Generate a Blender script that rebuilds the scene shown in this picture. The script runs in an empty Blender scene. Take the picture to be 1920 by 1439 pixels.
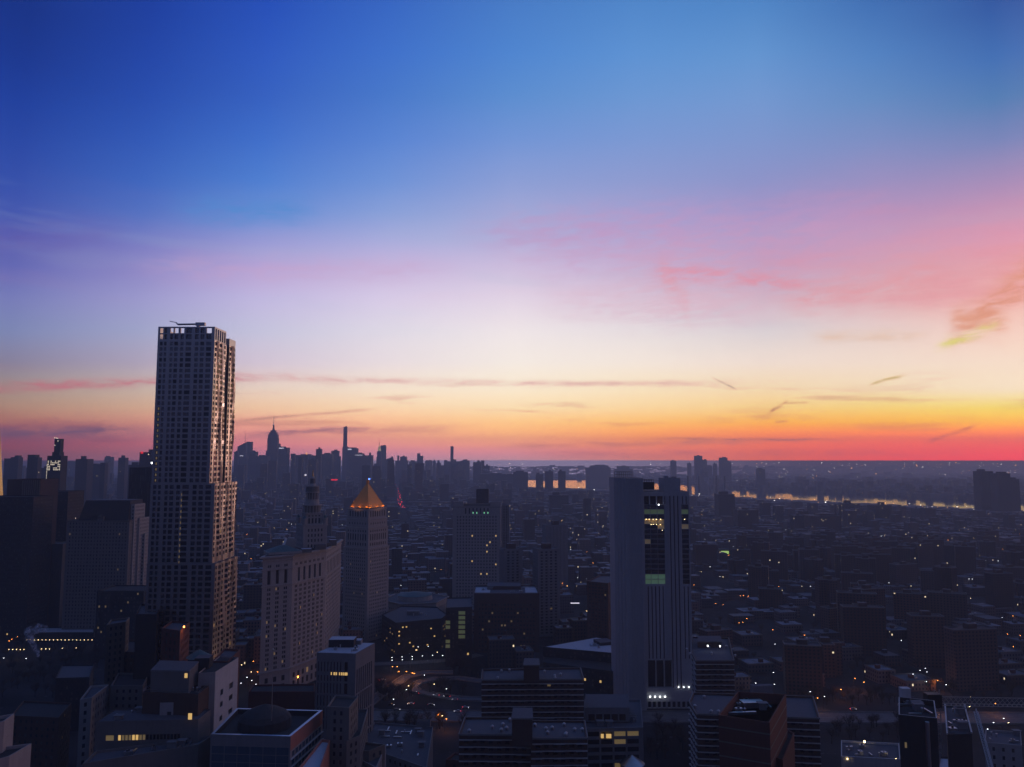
import bpy, math, random
from mathutils import Vector, Matrix
random.seed(7)
R = math.radians
sc = bpy.context.scene
COL = sc.collection
HC = 186.0                      # eye height above the street, metres
PITCH = R(5.5)
FOC = 1478.0                    # focal length in pixels of the 1920 wide photograph
CP, SP = math.cos(PITCH), math.sin(PITCH)

# ------------------------------------------------------------ camera
cam_d = bpy.data.cameras.new('camera')
cam = bpy.data.objects.new('camera', cam_d); COL.objects.link(cam)
cam.location = (0, 0, HC); cam.rotation_euler = (math.pi/2 + PITCH, 0, 0)
cam_d.sensor_width = 36.0; cam_d.lens = 36.0*FOC/1920.0
cam_d.clip_start = 1.0; cam_d.clip_end = 200000.0
sc.camera = cam
sc.view_settings.view_transform = 'Standard'; sc.view_settings.look = 'None'
sc.view_settings.exposure = 0.0; sc.view_settings.gamma = 1.0
sc.view_settings.use_curve_mapping = False
sc.cycles.volume_bounces = 0
sc.cycles.max_bounces = 5
sc.cycles.diffuse_bounces = 2
sc.cycles.use_denoising = True
sc.cycles.sample_clamp_indirect = 2.0

def lin(c):
    return tuple((v/255.0/12.92 if v/255.0 <= .04045 else ((v/255.0+.055)/1.055)**2.4) for v in c)

def ray(px, py):
    u = (px-960.0)/FOC; v = (719.5-py)/FOC
    return Vector((u, CP - v*SP, SP + v*CP))
def azel(px, py):
    d = ray(px, py).normalized()
    return math.degrees(math.atan2(d.x, d.y)), math.degrees(math.asin(d.z))
def hit(px, py, z=0.0):         # where the sight line through a pixel meets the level plane z
    d = ray(px, py); t = (z-HC)/d.z
    return Vector((d.x*t, d.y*t, z))
def at(px, py, D):              # the point D metres out along that sight line
    d = ray(px, py)*(1.0/ray(px, py).y); return Vector((d.x*D, D, HC + d.z*D))

# ------------------------------------------------------------ sky
class NT:
    def __init__(s, tree): s.t = tree; s.n = tree.nodes; s.l = tree.links
    def new(s, ty, **kw):
        n = s.n.new(ty)
        for k, v in kw.items(): setattr(n, k, v)
        return n
    def put(s, sock, v):
        if isinstance(v, bpy.types.NodeSocket): s.l.new(v, sock)
        else: sock.default_value = v
    def m(s, op, a, b=None, c=None, clamp=False):
        n = s.new('ShaderNodeMath', operation=op); n.use_clamp = clamp
        s.put(n.inputs[0], a)
        if b is not None: s.put(n.inputs[1], b)
        if c is not None: s.put(n.inputs[2], c)
        return n.outputs[0]
    def mix(s, f, a, b, mode='MIX'):
        n = s.new('ShaderNodeMix', data_type='RGBA', blend_type=mode)
        s.put(n.inputs[0], f)
        for i, v in ((6, a), (7, b)):
            if not isinstance(v, bpy.types.NodeSocket): v = (*v[:3], 1.0)
            s.put(n.inputs[i], v)
        return n.outputs[2]
    def comb(s, x, y, z):
        n = s.new('ShaderNodeCombineXYZ')
        for i, v in enumerate((x, y, z)): s.put(n.inputs[i], v)
        return n.outputs[0]
    def noise(s, vec, scale=1.0, detail=4.0, rough=.55, dist=0.0):
        n = s.new('ShaderNodeTexNoise'); s.l.new(vec, n.inputs['Vector'])
        n.inputs['Scale'].default_value = scale; n.inputs['Detail'].default_value = detail
        n.inputs['Roughness'].default_value = rough; n.inputs['Distortion'].default_value = dist
        return n.outputs[0]
    def smooth(s, v, a, b):
        n = s.new('ShaderNodeMapRange', interpolation_type='SMOOTHSTEP'); s.put(n.inputs[0], v)
        n.inputs[1].default_value = a; n.inputs[2].default_value = b
        return n.outputs[0]

world = bpy.data.worlds.new('World'); sc.world = world; world.use_nodes = True
wt = world.node_tree; wt.nodes.clear(); W = NT(wt)
SUN_EL, SUN_AZ = 1.5, 46.0      # degrees; azimuth clockwise from the way the camera looks
geo = W.new('ShaderNodeTexCoord'); sep = W.new('ShaderNodeSeparateXYZ'); wt.links.new(geo.outputs['Generated'], sep.inputs[0])
dx, dy, dz = sep.outputs
el = W.m('MULTIPLY', W.m('ARCSINE', W.m('MINIMUM', W.m('MAXIMUM', dz, -1.0), 1.0)), 57.29578)
az = W.m('MULTIPLY', W.m('ARCTAN2', dx, dy), 57.29578)
TAB = {
 10:  [(0,(15,45,130)),(100,(18,50,140)),(200,(25,60,155)),(380,(55,80,170)),(450,(86,90,170)),(500,(95,100,175)),(560,(115,120,180)),(620,(120,130,175)),(690,(132,122,145)),(730,(152,135,130)),(770,(165,125,110)),(800,(155,95,92)),(815,(125,78,98)),(830,(150,70,85)),(850,(118,68,84)),(860,(115,72,90))],
 480: [(0,(32,75,180)),(100,(42,86,188)),(200,(50,95,190)),(300,(65,115,205)),(380,(85,132,207)),(430,(135,148,210)),(500,(178,160,210)),(560,(190,180,220)),(620,(192,190,216)),(690,(207,190,205)),(720,(222,203,195)),(760,(232,195,160)),(800,(226,152,132)),(830,(210,122,128)),(850,(175,110,130)),(860,(165,112,135))],
 960: [(0,(68,120,195)),(100,(75,130,205)),(180,(88,138,205)),(260,(110,145,210)),(380,(150,160,210)),(450,(176,175,215)),(520,(212,192,220)),(600,(234,224,230)),(680,(241,230,222)),(735,(246,228,200)),(765,(246,216,172)),(800,(246,186,118)),(830,(232,148,118)),(848,(206,128,140)),(860,(176,128,142))],
 1440:[(0,(75,130,195)),(100,(95,145,205)),(180,(110,148,205)),(280,(125,145,200)),(360,(140,142,195)),(420,(165,146,195)),(500,(186,158,192)),(560,(203,176,194)),(590,(197,196,206)),(640,(225,210,210)),(700,(236,216,200)),(760,(236,202,140)),(790,(240,172,80)),(810,(240,132,60)),(835,(230,100,62)),(860,(214,94,70))],
 1900:[(0,(40,84,158)),(100,(56,106,176)),(180,(75,120,176)),(300,(136,132,184)),(380,(188,138,176)),(450,(214,148,174)),(530,(230,166,164)),(600,(236,192,182)),(650,(236,212,200)),(730,(233,215,190)),(762,(230,210,110)),(790,(236,176,40)),(815,(244,112,24)),(840,(250,74,10)),(860,(250,62,10))],
}
def ramp(stops):                # stops: (elevation in degrees, linear colour)
    n = W.new('ShaderNodeValToRGB'); W.put(n.inputs[0], W.m('DIVIDE', el, 90.0, clamp=True))
    e = n.color_ramp.elements
    stops = sorted(stops)
    e[0].position = max(0, stops[0][0]/90.0); e[0].color = (*stops[0][1], 1)
    e[1].position = stops[-1][0]/90.0; e[1].color = (*stops[-1][1], 1)
    for p, c in stops[1:-1]:
        k = e.new(p/90.0); k.color = (*c, 1)
    return n.outputs[0]
sky = None; last = None
def S(*c): return lin(c)
HAZE_D, HAZE_TOP, HAZE_R = 1.3e-4, 462.0, 10500.0      # density per metre, top and reach of the haze
def behind_haze(e, c):          # the clear sky colour that looks like c once seen through the haze
    T = max(.17, math.exp(-HAZE_D*min(HAZE_R, (HAZE_TOP-HC)/max(math.sin(R(max(e, .01))), 1e-4))))
    A = (.050, .052, .12)
    return tuple(min(4.0, max(0.0, (v-(1-T)*a)/T)) for v, a in zip(c, A))
stations = []
def tab_at(tab, y):
    for (y0, c0), (y1, c1) in zip(tab, tab[1:]):
        if y0 <= y <= y1:
            k = (y-y0)/(y1-y0); return tuple(a+(b-a)*k for a, b in zip(c0, c1))
    return tab[-1][1]
PXS = sorted(TAB)
def tab_px(px, y):              # smooth (Catmull-Rom) blend across the picture
    i = max(k for k in range(len(PXS)-1) if PXS[k] <= px); t = (px-PXS[i])/(PXS[i+1]-PXS[i])
    P = [tab_at(TAB[PXS[min(max(j, 0), len(PXS)-1)]], y) for j in (i-1, i, i+1, i+2)]
    return tuple(max(4, .5*(2*b+(c-a)*t+(2*a-5*b+4*c-d)*t*t+(3*b-a-3*c+d)*t**3)) for a, b, c, d in zip(*P))
YS = (0, 100, 180, 260, 340, 400, 450, 500, 560, 620, 680, 730, 765, 792, 812, 832, 848, 860)
for px in (10, 250, 480, 720, 960, 1200, 1440, 1670, 1899):
    tab = [(y, tab_px(px, y)) for y in YS]
    st = [(max(0, azel(px, py)[1]), behind_haze(azel(px, py)[1], lin(c))) for py, c in tab]
    st += [(52, S(66, 98, 158)), (90, S(64, 84, 134))]
    stations.append((azel(px, 760)[0], st))
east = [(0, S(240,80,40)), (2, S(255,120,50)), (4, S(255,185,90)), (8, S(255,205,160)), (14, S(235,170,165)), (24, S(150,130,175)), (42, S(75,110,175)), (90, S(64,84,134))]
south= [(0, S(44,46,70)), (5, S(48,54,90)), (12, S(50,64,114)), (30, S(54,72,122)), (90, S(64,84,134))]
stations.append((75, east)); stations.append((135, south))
azs = az
prev_az = None
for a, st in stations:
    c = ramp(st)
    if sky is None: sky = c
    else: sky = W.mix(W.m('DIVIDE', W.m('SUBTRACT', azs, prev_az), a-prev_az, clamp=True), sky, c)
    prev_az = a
# the west, round the back on the other hand
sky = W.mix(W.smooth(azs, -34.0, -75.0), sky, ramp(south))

# thin cloud: breaks up the bands
v1 = W.comb(W.m('MULTIPLY', az, .045), W.m('MULTIPLY', el, .32), 0.0)
n1 = W.noise(v1, 1.0, 5.0, .6, .3)
v2 = W.comb(W.m('ADD', W.m('MULTIPLY', az, .10), 7.0), W.m('MULTIPLY', el, .95), 3.0)
n2 = W.noise(v2, 1.0, 3.0, .6, .3)
def band(a, b, c, d):           # rises a..b and falls c..d in elevation
    return W.m('MULTIPLY', W.smooth(el, a, b), W.m('SUBTRACT', 1.0, W.smooth(el, c, d)))
pk = W.m('MULTIPLY', W.smooth(n1, .50, .72), band(8, 11, 15, 18.5))
pk = W.m('MULTIPLY', pk, W.m('ADD', .05, W.m('MULTIPLY', W.smooth(az, 0, 22), .4)))
sky = W.mix(pk, sky, S(238, 128, 150))
lo = W.m('MULTIPLY', W.smooth(n2, .54, .70), band(.6, 1.5, 4.0, 6.5))
sky = W.mix(W.m('MULTIPLY', lo, .35), sky, S(205, 105, 100))
bl = W.m('MULTIPLY', W.smooth(n1, .50, .36), band(7, 10, 14, 20))
sky = W.mix(W.m('MULTIPLY', bl, .10), sky, S(168, 190, 215))

wobA = W.noise(W.comb(W.m('MULTIPLY', az, .5), W.m('MULTIPLY', el, 1.1), 2.0), 1.0, 5.0, .62, .4)
wobB = wobA
fine = W.m('ADD', .18, W.m('MULTIPLY', W.smooth(W.noise(W.comb(W.m('MULTIPLY', W.m('ADD', az, W.m('MULTIPLY', el, .8)), .42), W.m('MULTIPLY', W.m('SUBTRACT', el, W.m('MULTIPLY', az, .08)), 1.9), 5.0), 1.0, 6.0, .68, .5), .32, .66), .95))
def streak(p0, p1, w, colr, amt, wob=.25, curve=0.0, soft=.25, sc_=.35):
    global sky
    a0, e0 = azel(*p0); a1, e1 = azel(*p1)
    if a1 < a0: a0, e0, a1, e1 = a1, e1, a0, e0
    t = W.m('DIVIDE', W.m('SUBTRACT', az, a0), a1-a0)
    line = W.m('ADD', W.m('MULTIPLY', t, e1-e0), e0)
    if curve: line = W.m('ADD', line, W.m('MULTIPLY', W.m('MULTIPLY', t, W.m('SUBTRACT', 1.0, t)), curve))
    nz = wobA if sc_ == .35 else wobB
    line = W.m('ADD', line, W.m('MULTIPLY', W.m('SUBTRACT', nz, .5), wob*2))
    q = W.m('DIVIDE', W.m('SUBTRACT', el, line), w)
    g = W.m('POWER', 2.71828, W.m('MULTIPLY', W.m('MULTIPLY', q, q), -1.0))
    ends = W.m('MULTIPLY', W.smooth(t, 0.0, soft), W.m('SUBTRACT', 1.0, W.smooth(t, 1.0-soft, 1.0)))
    f = W.m('MULTIPLY', W.m('MULTIPLY', g, ends), W.m('MULTIPLY', fine, amt), clamp=True)
    sky = W.mix(f, sky, S(*colr))
streak((-700, 742), (620, 700), .30, (220, 104, 124), .75, .25)
streak((300, 698), (1500, 716), .22, (240, 172, 168), .6, .15)
streak((-500, 800), (300, 800), .30, (196, 92, 98), .6, .25)
streak((-500, 818), (330, 806), .28, (118, 82, 118), .75, .25)
streak((-500, 836), (330, 822), .35, (190, 78, 90), .5, .25)
streak((420, 790), (720, 766), .10, (226, 150, 130), .55, .08)
streak((400, 812), (900, 802), .28, (228, 132, 138), .6, .2)
streak((430, 820), (700, 800), .2, (196, 112, 140), .5, .2)
streak((880, 838), (1500, 826), .22, (222, 140, 130), .45, .15)
streak((900, 851), (1920, 850), .30, (205, 108, 130), .35, .05)
streak((1190, 505), (1560, 540), .42, (238, 134, 152), .7, .8, curve=.9)
streak((1230, 500), (1300, 580), 1.1, (236, 150, 160), .5, .9)
streak((1440, 565), (1830, 520), .85, (238, 148, 154), .5, 1.1)
streak((1600, 520), (2100, 470), 1.7, (236, 148, 152), .28, 1.6)
streak((1765, 632), (1990, 455), .95, (232, 150, 118), .85, 1.3, curve=-1.5, soft=.2)
streak((1775, 600), (1905, 610), .75, (238, 162, 130), .8, .5)
streak((1745, 655), (1885, 603), .30, (236, 224, 110), .85, .6)
streak((1500, 632), (1760, 628), .38, (240, 200, 172), .6, .35)
streak((1625, 724), (1705, 703), .09, (215, 180, 80), .9, .06, curve=.35)
streak((1330, 706), (1385, 732), .07, (200, 160, 130), .8, .03)
streak((1440, 774), (1480, 752), .14, (222, 140, 90), .95, .1)
streak((1470, 757), (1520, 755), .08, (225, 160, 100), .8, .05)
streak((1450, 792), (1480, 789), .07, (200, 130, 90), .8, .05)
streak((1730, 832), (1840, 795), .12, (232, 110, 60), .6, .08)
streak((1200, 822), (1620, 826), .10, (205, 120, 95), .6, .12)
streak((200, 498), (900, 500), .8, (208, 168, 208), .4, .8)
streak((-200, 450), (260, 440), 1.0, (112, 88, 168), .25, .3)
streak((820, 440), (1380, 400), 1.2, (190, 150, 200), .45, 1.0)
streak((880, 462), (1760, 405), 2.1, (212, 152, 194), .40, 1.2)
streak((1080, 520), (2050, 470), 2.2, (230, 156, 172), .30, 1.4)
streak((980, 560), (1500, 590), 1.2, (232, 186, 206), .4, .8)
streak((300, 395), (620, 395), .9, (75, 140, 212), .6, .6)
nish = W.new('ShaderNodeTexSky', sky_type='NISHITA'); nish.sun_disc = False
nish.sun_elevation = R(SUN_EL); nish.sun_rotation = R(SUN_AZ); nish.altitude = 200
both = W.mix(1.0, sky, W.mix(1.0, nish.outputs[0], (.012, .012, .012), 'MULTIPLY'), 'ADD')
# below the horizon: far land with its mist painted in, dark lower down
land = W.mix(W.smooth(az, -30, -4), behind_haze(.1, S(62, 50, 72)), behind_haze(.1, S(118, 108, 138)))
land = W.mix(W.smooth(az, 2, 22), land, behind_haze(.1, S(62, 56, 68)))
both = W.mix(W.smooth(el, .0, -.12), both, land)
both = W.mix(W.smooth(el, -1.5, -6), both, S(20, 20, 28))
bg = W.new('ShaderNodeBackground'); wt.links.new(both, bg.inputs[0]); bg.inputs[1].default_value = 1.0
wo = W.new('ShaderNodeOutputWorld'); wt.links.new(bg.outputs[0], wo.inputs[0])
world.cycles.sampling_method = 'MANUAL'; world.cycles.sample_map_resolution = 1024

# ------------------------------------------------------------ the sun, only just up behind the thin cloud
sun_d = bpy.data.lights.new('sun', 'SUN'); sun = bpy.data.objects.new('sun', sun_d); COL.objects.link(sun)
sun_d.energy = 0.50; sun_d.angle = R(8); sun_d.color = (1.0, .56, .42)
sd = Vector((math.sin(R(SUN_AZ))*math.cos(R(SUN_EL)), math.cos(R(SUN_AZ))*math.cos(R(SUN_EL)), math.sin(R(SUN_EL))))
sun.rotation_euler = sd.to_track_quat('Z', 'Y').to_euler()
# ------------------------------------------------------------ materials
def mat_base(name):
    m = bpy.data.materials.new(name); m.use_nodes = True
    nt = NT(m.node_tree); b = m.node_tree.nodes['Principled BSDF']
    m.cycles.emission_sampling = 'NONE'
    return m, nt, b
def plain(name, c, rough=.8, metal=0.0, var=.34, scale=.25, spec=.3):
    if metal < .2: c = tuple(v*.74 for v in c)
    m, n, b = mat_base(name)
    g = n.new('ShaderNodeNewGeometry')
    f = n.noise(g.outputs['Position'], scale, 5.0, .6)
    mp = n.new('ShaderNodeVectorMath', operation='MULTIPLY'); n.l.new(g.outputs['Position'], mp.inputs[0]); mp.inputs[1].default_value = (.9, .9, .06)
    f = n.m('ADD', n.m('MULTIPLY', f, .5), n.m('MULTIPLY', n.noise(mp.outputs[0], 1.0, 3.0, .6), .5))
    f2 = n.m('MULTIPLY_ADD', f, var*2, 1-var)
    n.l.new(n.mix(1.0, c, n.comb(f2, f2, f2), 'MULTIPLY'), b.inputs['Base Color'])
    b.inputs['Roughness'].default_value = rough; b.inputs['Metallic'].default_value = metal
    b.inputs['Specular IOR Level'].default_value = spec
    return m
def glow(name, c, s):
    m, n, b = mat_base(name)
    b.inputs['Base Color'].default_value = (*c, 1)
    b.inputs['Emission Color'].default_value = (*c, 1); b.inputs['Emission Strength'].default_value = s
    return m
def facade(name, wall, pu=3.2, pz=3.3, wu=.45, wz=.5, lit=.02, roofs=((.10,.11,.13),(.20,.22,.27)), spread=.55, ls=1.0, glassc=(.012,.014,.02)):
    """walls with a window grid and roofs, the tone differing from one building to the next"""
    wall = tuple(v*.78 for v in wall); roofs = tuple(tuple(v*.85 for v in q) for q in roofs)
    m, n, b = mat_base(name)
    g = n.new('ShaderNodeNewGeometry'); oi = n.new('ShaderNodeObjectInfo')
    rnd = n.m('FRACT', n.m('ADD', g.outputs['Random Per Island'], oi.outputs['Random']))
    cr = n.new('ShaderNodeVectorMath', operation='CROSS_PRODUCT')
    cr.inputs[0].default_value = (0, 0, 1); n.l.new(g.outputs['True Normal'], cr.inputs[1])
    dt = n.new('ShaderNodeVectorMath', operation='DOT_PRODUCT')
    n.l.new(cr.outputs[0], dt.inputs[0]); n.l.new(g.outputs['Position'], dt.inputs[1])
    sp = n.new('ShaderNodeSeparateXYZ'); n.l.new(g.outputs['Position'], sp.inputs[0])
    sn = n.new('ShaderNodeSeparateXYZ'); n.l.new(g.outputs['True Normal'], sn.inputs[0])
    U = n.m('DIVIDE', dt.outputs['Value'], pu); V = n.m('DIVIDE', sp.outputs[2], pz)
    mu = n.m('COMPARE', n.m('FRACT', U), .5, wu/2); mv = n.m('COMPARE', n.m('FRACT', V), .5, wz/2)
    win = n.m('MULTIPLY', mu, mv)
    wn = n.new('ShaderNodeTexWhiteNoise', noise_dimensions='3D')
    n.l.new(n.comb(n.m('FLOOR', U), n.m('FLOOR', V), n.m('MULTIPLY', rnd, 91.0)), wn.inputs['Vector'])
    on = n.m('GREATER_THAN', wn.outputs['Value'], 1-lit)
    isroof = n.m('GREATER_THAN', sn.outputs[2], .6)
    k = n.m('MULTIPLY_ADD', rnd, spread*2, 1-spread)
    dirt = n.m('MULTIPLY_ADD', n.noise(g.outputs['Position'], .07, 4.0, .6), .5, .75)
    k2 = n.m('MULTIPLY', k, dirt)
    wc = n.mix(1.0, wall, n.comb(k2, k2, k2), 'MULTIPLY')
    wc = n.mix(n.m('FRACT', n.m('MULTIPLY', rnd, 7.3)), wc, n.mix(1.0, wc, (1.25, .85, .72), 'MULTIPLY'))
    wc = n.mix(win, wc, glassc)
    rsel = n.m('GREATER_THAN', n.m('FRACT', n.m('MULTIPLY', rnd, 13.7)), .62)
    patch = n.smooth(n.noise(g.outputs['Position'], .12, 4.0, .6), .42, .56)
    rc = n.mix(n.m('MULTIPLY', rsel, patch), roofs[0], roofs[1])
    n.l.new(n.mix(isroof, wc, rc), b.inputs['Base Color'])
    em = n.m('MULTIPLY', n.m('MULTIPLY', win, on), n.m('SUBTRACT', 1.0, isroof))
    n.l.new(n.mix(wn.outputs['Value'], (1, .72, .32), (1, .8, .5)), b.inputs['Emission Color'])
    n.l.new(n.m('MULTIPLY', em, ls), b.inputs['Emission Strength'])
    b.inputs['Roughness'].default_value = .75; b.inputs['Specular IOR Level'].default_value = .25
    return m

M = {
 'lime': plain('limestone', (.40, .385, .37), .85), 'granite': plain('grey_granite', (.46, .46, .48), .8, scale=.5), 'lime_dark': plain('weathered_limestone', (.20, .19, .18), .85),
 'pale': plain('pale_plaster', (.40, .375, .37), .85), 'brick': plain('red_brick', (.16, .065, .05), .9, scale=1.2),
 'brown': plain('brown_brick', (.11, .07, .055), .9), 'tan': plain('tan_brick', (.22, .19, .16), .9),
 'dark': plain('dark_stone', (.045, .042, .045), .8), 'concrete': plain('concrete', (.24, .24, .25), .85),
 'roof': plain('tar_roof', (.12, .125, .145), .95, scale=.6, var=.35), 'roof_dark': plain('black_tar_roof', (.05, .05, .055), .95, scale=.6, var=.35),
 'snow': plain('old_snow', (.55, .58, .64), .9, scale=.5, var=.3), 'copper': plain('green_copper', (.09, .17, .18), .8),
 'white': plain('white_paint', (.62, .62, .62), .7), 'coral': plain('salmon_terracotta', (.55, .22, .16), .8),
 'metal': plain('galvanised_metal', (.45, .46, .48), .4, 1.0), 'black': plain('black_metal', (.02, .02, .022), .5),
 'glass': plain('window_glass', (.010, .012, .016), .35, 0.0, .3, .2, .4), 'glass_b': plain('window_glass_with_blind', (.09, .09, .095), .5), 'glass_c': plain('window_glass_curtained', (.035, .035, .04), .3, 0.0, .3, .3, .6), 'glass_blue': plain('blue_window_glass', (.07, .12, .17), .2, 0.0, .3, .3, .6),
 'glass_red': plain('dark_loggia', (.045, .018, .016), .8), 'skyscr': plain('steel_cladding', (.44, .425, .425), .33, 1.0, .10, .15),
 'steel_glass': plain('steel_tower_glass', (.15, .155, .175), .17, 1.0, .5, .1), 'wood': plain('water_tank_wood', (.10, .07, .05), .9),
 'bark': plain('bark', (.035, .026, .022), .95), 'twig': plain('bare_twigs', (.045, .032, .026), .95),
 'asphalt': plain('asphalt', (.115, .118, .13), .85, scale=.3), 'paint': plain('road_paint', (.45, .45, .45), .8),
 'kerb': plain('kerb_concrete', (.22, .22, .23), .9), 'car_dark': plain('dark_car_paint', (.02, .022, .028), .25), 'car_silver': plain('silver_car_paint', (.45, .46, .48), .3, .6),
 'tyre': plain('tyre_rubber', (.015, .015, .015), .9), 'balc': plain('balcony_slab', (.50, .48, .47), .8),
 'lit_y': glow('lit_window_yellow', (1, .62, .20), .62), 'lit_w': glow('lit_window_white', (1, .85, .62), .8), 'lit_dim': glow('dim_lit_window', (1, .68, .25), .09),
 'lit_g': glow('lit_window_green', (.45, .8, .38), .055), 'lit_g2': glow('dim_green_stair_light', (.6, .8, .28), .022), 'lit_dim2': glow('very_dim_lit_floor', (1, .7, .3), .035), 'lit_o': glow('lit_window_orange', (1, .42, .08), 1.6),
 'lamp_o': glow('sodium_lamp', (1, .30, .05), 14.0), 'lamp_w': glow('white_lamp', (.9, .95, 1), 8.0), 'lamp_y': glow('warm_lamp', (1, .72, .35), 11.0),
 'far_w': glow('far_white_light', (1, .92, .8), 9.0), 'far_o': glow('far_orange_light', (1, .45, .12), 9.0),
 'tail': glow('tail_light', (1, .03, .03), 8.0), 'head': glow('head_light', (.9, .93, 1), 7.0), 'neon_r': glow('red_sign', (1, .02, .03), .9), 'neon_b': glow('blue_sign', (.1, .25, 1), 4.0),
 'sign_w': glow('white_roof_sign', (.95, .9, 1), .8), 'green_sign': glow('green_lit_billboard', (.55, .8, .2), .65),
}
F = {
 'low': facade('tenement', (.13, .12, .125), 3.0, 3.4, .4, .5, .007, ls=1.2),
 'mid': facade('apartment_block', (.12, .11, .11), 3.4, 3.0, .5, .45, .008, ls=1.2),
 'proj': facade('brick_housing_tower', (.085, .062, .058), 3.2, 2.8, .45, .5, .005, roofs=((.03,.032,.04),(.06,.065,.08)), spread=.3),
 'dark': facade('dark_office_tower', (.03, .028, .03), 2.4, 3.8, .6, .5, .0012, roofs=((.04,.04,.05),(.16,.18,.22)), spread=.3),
 'stone': facade('stone_office', (.20, .19, .185), 3.4, 3.7, .42, .5, .002, roofs=((.08,.085,.1),(.22,.24,.3)), spread=.15),
 'skyline': facade('skyline_tower', (.05, .052, .06), 5.0, 4.0, .5, .5, .010, roofs=((.05,.05,.06),(.10,.10,.12)), spread=.5, ls=.7),
 'skyline_plain': facade('skyline_tower_dark', (.04, .042, .05), 5.0, 4.0, .5, .5, .0015, roofs=((.05,.05,.06),(.10,.10,.12)), spread=.4, ls=1.2),
}

# ------------------------------------------------------------ building bricks
class MB:
    def __init__(s): s.v = []; s.f = []; s.mi = []; s.mats = []
    def _m(s, mat):
        if mat not in s.mats: s.mats.append(mat)
        return s.mats.index(mat)
    def face(s, pts, mat):
        i = len(s.v); s.v += [tuple(p) for p in pts]; s.f.append(tuple(range(i, i+len(pts)))); s.mi.append(s._m(mat))
    def poly(s, vs, fs, mat):
        i = len(s.v); s.v += [tuple(p) for p in vs]; k = s._m(mat)
        for f in fs: s.f.append(tuple(i+a for a in f)); s.mi.append(k)
    def prism(s, foot, z0, z1, mat, top=None, foot2=None):
        n = len(foot); foot2 = foot2 or foot
        vs = [(p[0], p[1], z0) for p in foot] + [(p[0], p[1], z1) for p in foot2]
        i = len(s.v); s.v += vs; k = s._m(mat); kt = s._m(top or mat)
        for a in range(n):
            b = (a+1) % n; s.f.append((i+a, i+b, i+n+b, i+n+a)); s.mi.append(k)
        s.f.append(tuple(i+n+a for a in range(n))); s.mi.append(kt)
        s.f.append(tuple(i+a for a in reversed(range(n)))); s.mi.append(k)
    def box(s, cx, cy, z0, w, d, h, mat, rot=0.0, top=None):
        s.prism(rect(cx, cy, w, d, rot), z0, z0+h, mat, top)
    def cyl(s, cx, cy, z0, r, h, mat, n=12, r2=None, top=None):
        f = [(cx+r*math.cos(2*math.pi*k/n), cy+r*math.sin(2*math.pi*k/n)) for k in range(n)]
        r2 = r if r2 is None else max(r2, .01)
        f2 = [(cx+r2*math.cos(2*math.pi*k/n), cy+r2*math.sin(2*math.pi*k/n)) for k in range(n)]
        s.prism(f, z0, z0+h, mat, top, f2)
    def bar(s, a, b, r, mat, n=5, r2=None):
        a = Vector(a); b = Vector(b); d = b-a
        if d.length < 1e-6: return
        d.normalize(); u = d.orthogonal().normalized(); w = d.cross(u); r2 = r if r2 is None else r2
        vs = [a+(u*math.cos(2*math.pi*k/n)+w*math.sin(2*math.pi*k/n))*r for k in range(n)] + [b+(u*math.cos(2*math.pi*k/n)+w*math.sin(2*math.pi*k/n))*r2 for k in range(n)]
        fs = [(k, (k+1) % n, n+(k+1) % n, n+k) for k in range(n)] + [tuple(reversed(range(n))), tuple(range(n, 2*n))]
        s.poly(vs, fs, mat)
    def build(s, name, parent=None, **props):
        me = bpy.data.meshes.new(name)
        base = BASE.get(parent.name, Vector()) if parent else Vector()
        me.from_pydata([tuple(Vector(p)-base) for p in s.v], [], s.f)
        for m in s.mats: me.materials.append(m)
        me.polygons.foreach_set('material_index', s.mi); me.update()
        o = bpy.data.objects.new(name, me); COL.objects.link(o)
        if parent: o.parent = parent; BASE[o.name] = base
        for k, v in props.items(): o[k] = v
        return o
BASE = {}; FOOT = []
def rect(cx, cy, w, d, rot=0.0):
    c, s_ = math.cos(rot), math.sin(rot)
    return [(cx+x*c-y*s_, cy+x*s_+y*c) for x, y in ((-w/2, -d/2), (w/2, -d/2), (w/2, d/2), (-w/2, d/2))]
def thing(name, label, cat, loc, group=None):
    o = bpy.data.objects.new(name, None); COL.objects.link(o); o.empty_display_size = 5
    o.location = loc; BASE[o.name] = Vector(loc); o['label'] = label; o['category'] = cat
    if group: o['group'] = group
    return o
def tag(o, label, cat, group=None):
    o['label'] = label; o['category'] = cat
    if group: o['group'] = group
    return o
def struct(o): o['kind'] = 'structure'; return o
def stuff(o, label=None, cat=None):
    o['kind'] = 'stuff'
    if label: o['label'] = label; o['category'] = cat
    return o
def ccw(f):
    a = sum(f[i][0]*f[(i+1) % len(f)][1]-f[(i+1) % len(f)][0]*f[i][1] for i in range(len(f)))
    return f if a > 0 else list(reversed(f))
def inset(f, d):
    n = len(f); out = []
    for i in range(n):
        p0, p1, p2 = Vector(f[i-1][:2]), Vector(f[i][:2]), Vector(f[(i+1) % n][:2])
        a = (p1-p0).normalized(); b = (p2-p1).normalized()
        na = Vector((-a.y, a.x)); nb = Vector((-b.y, b.x)); k = (na+nb)
        k = k/max(.3, k.length_squared)*2
        q = p1 + k*d; out.append((q.x, q.y))
    return out

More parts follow.
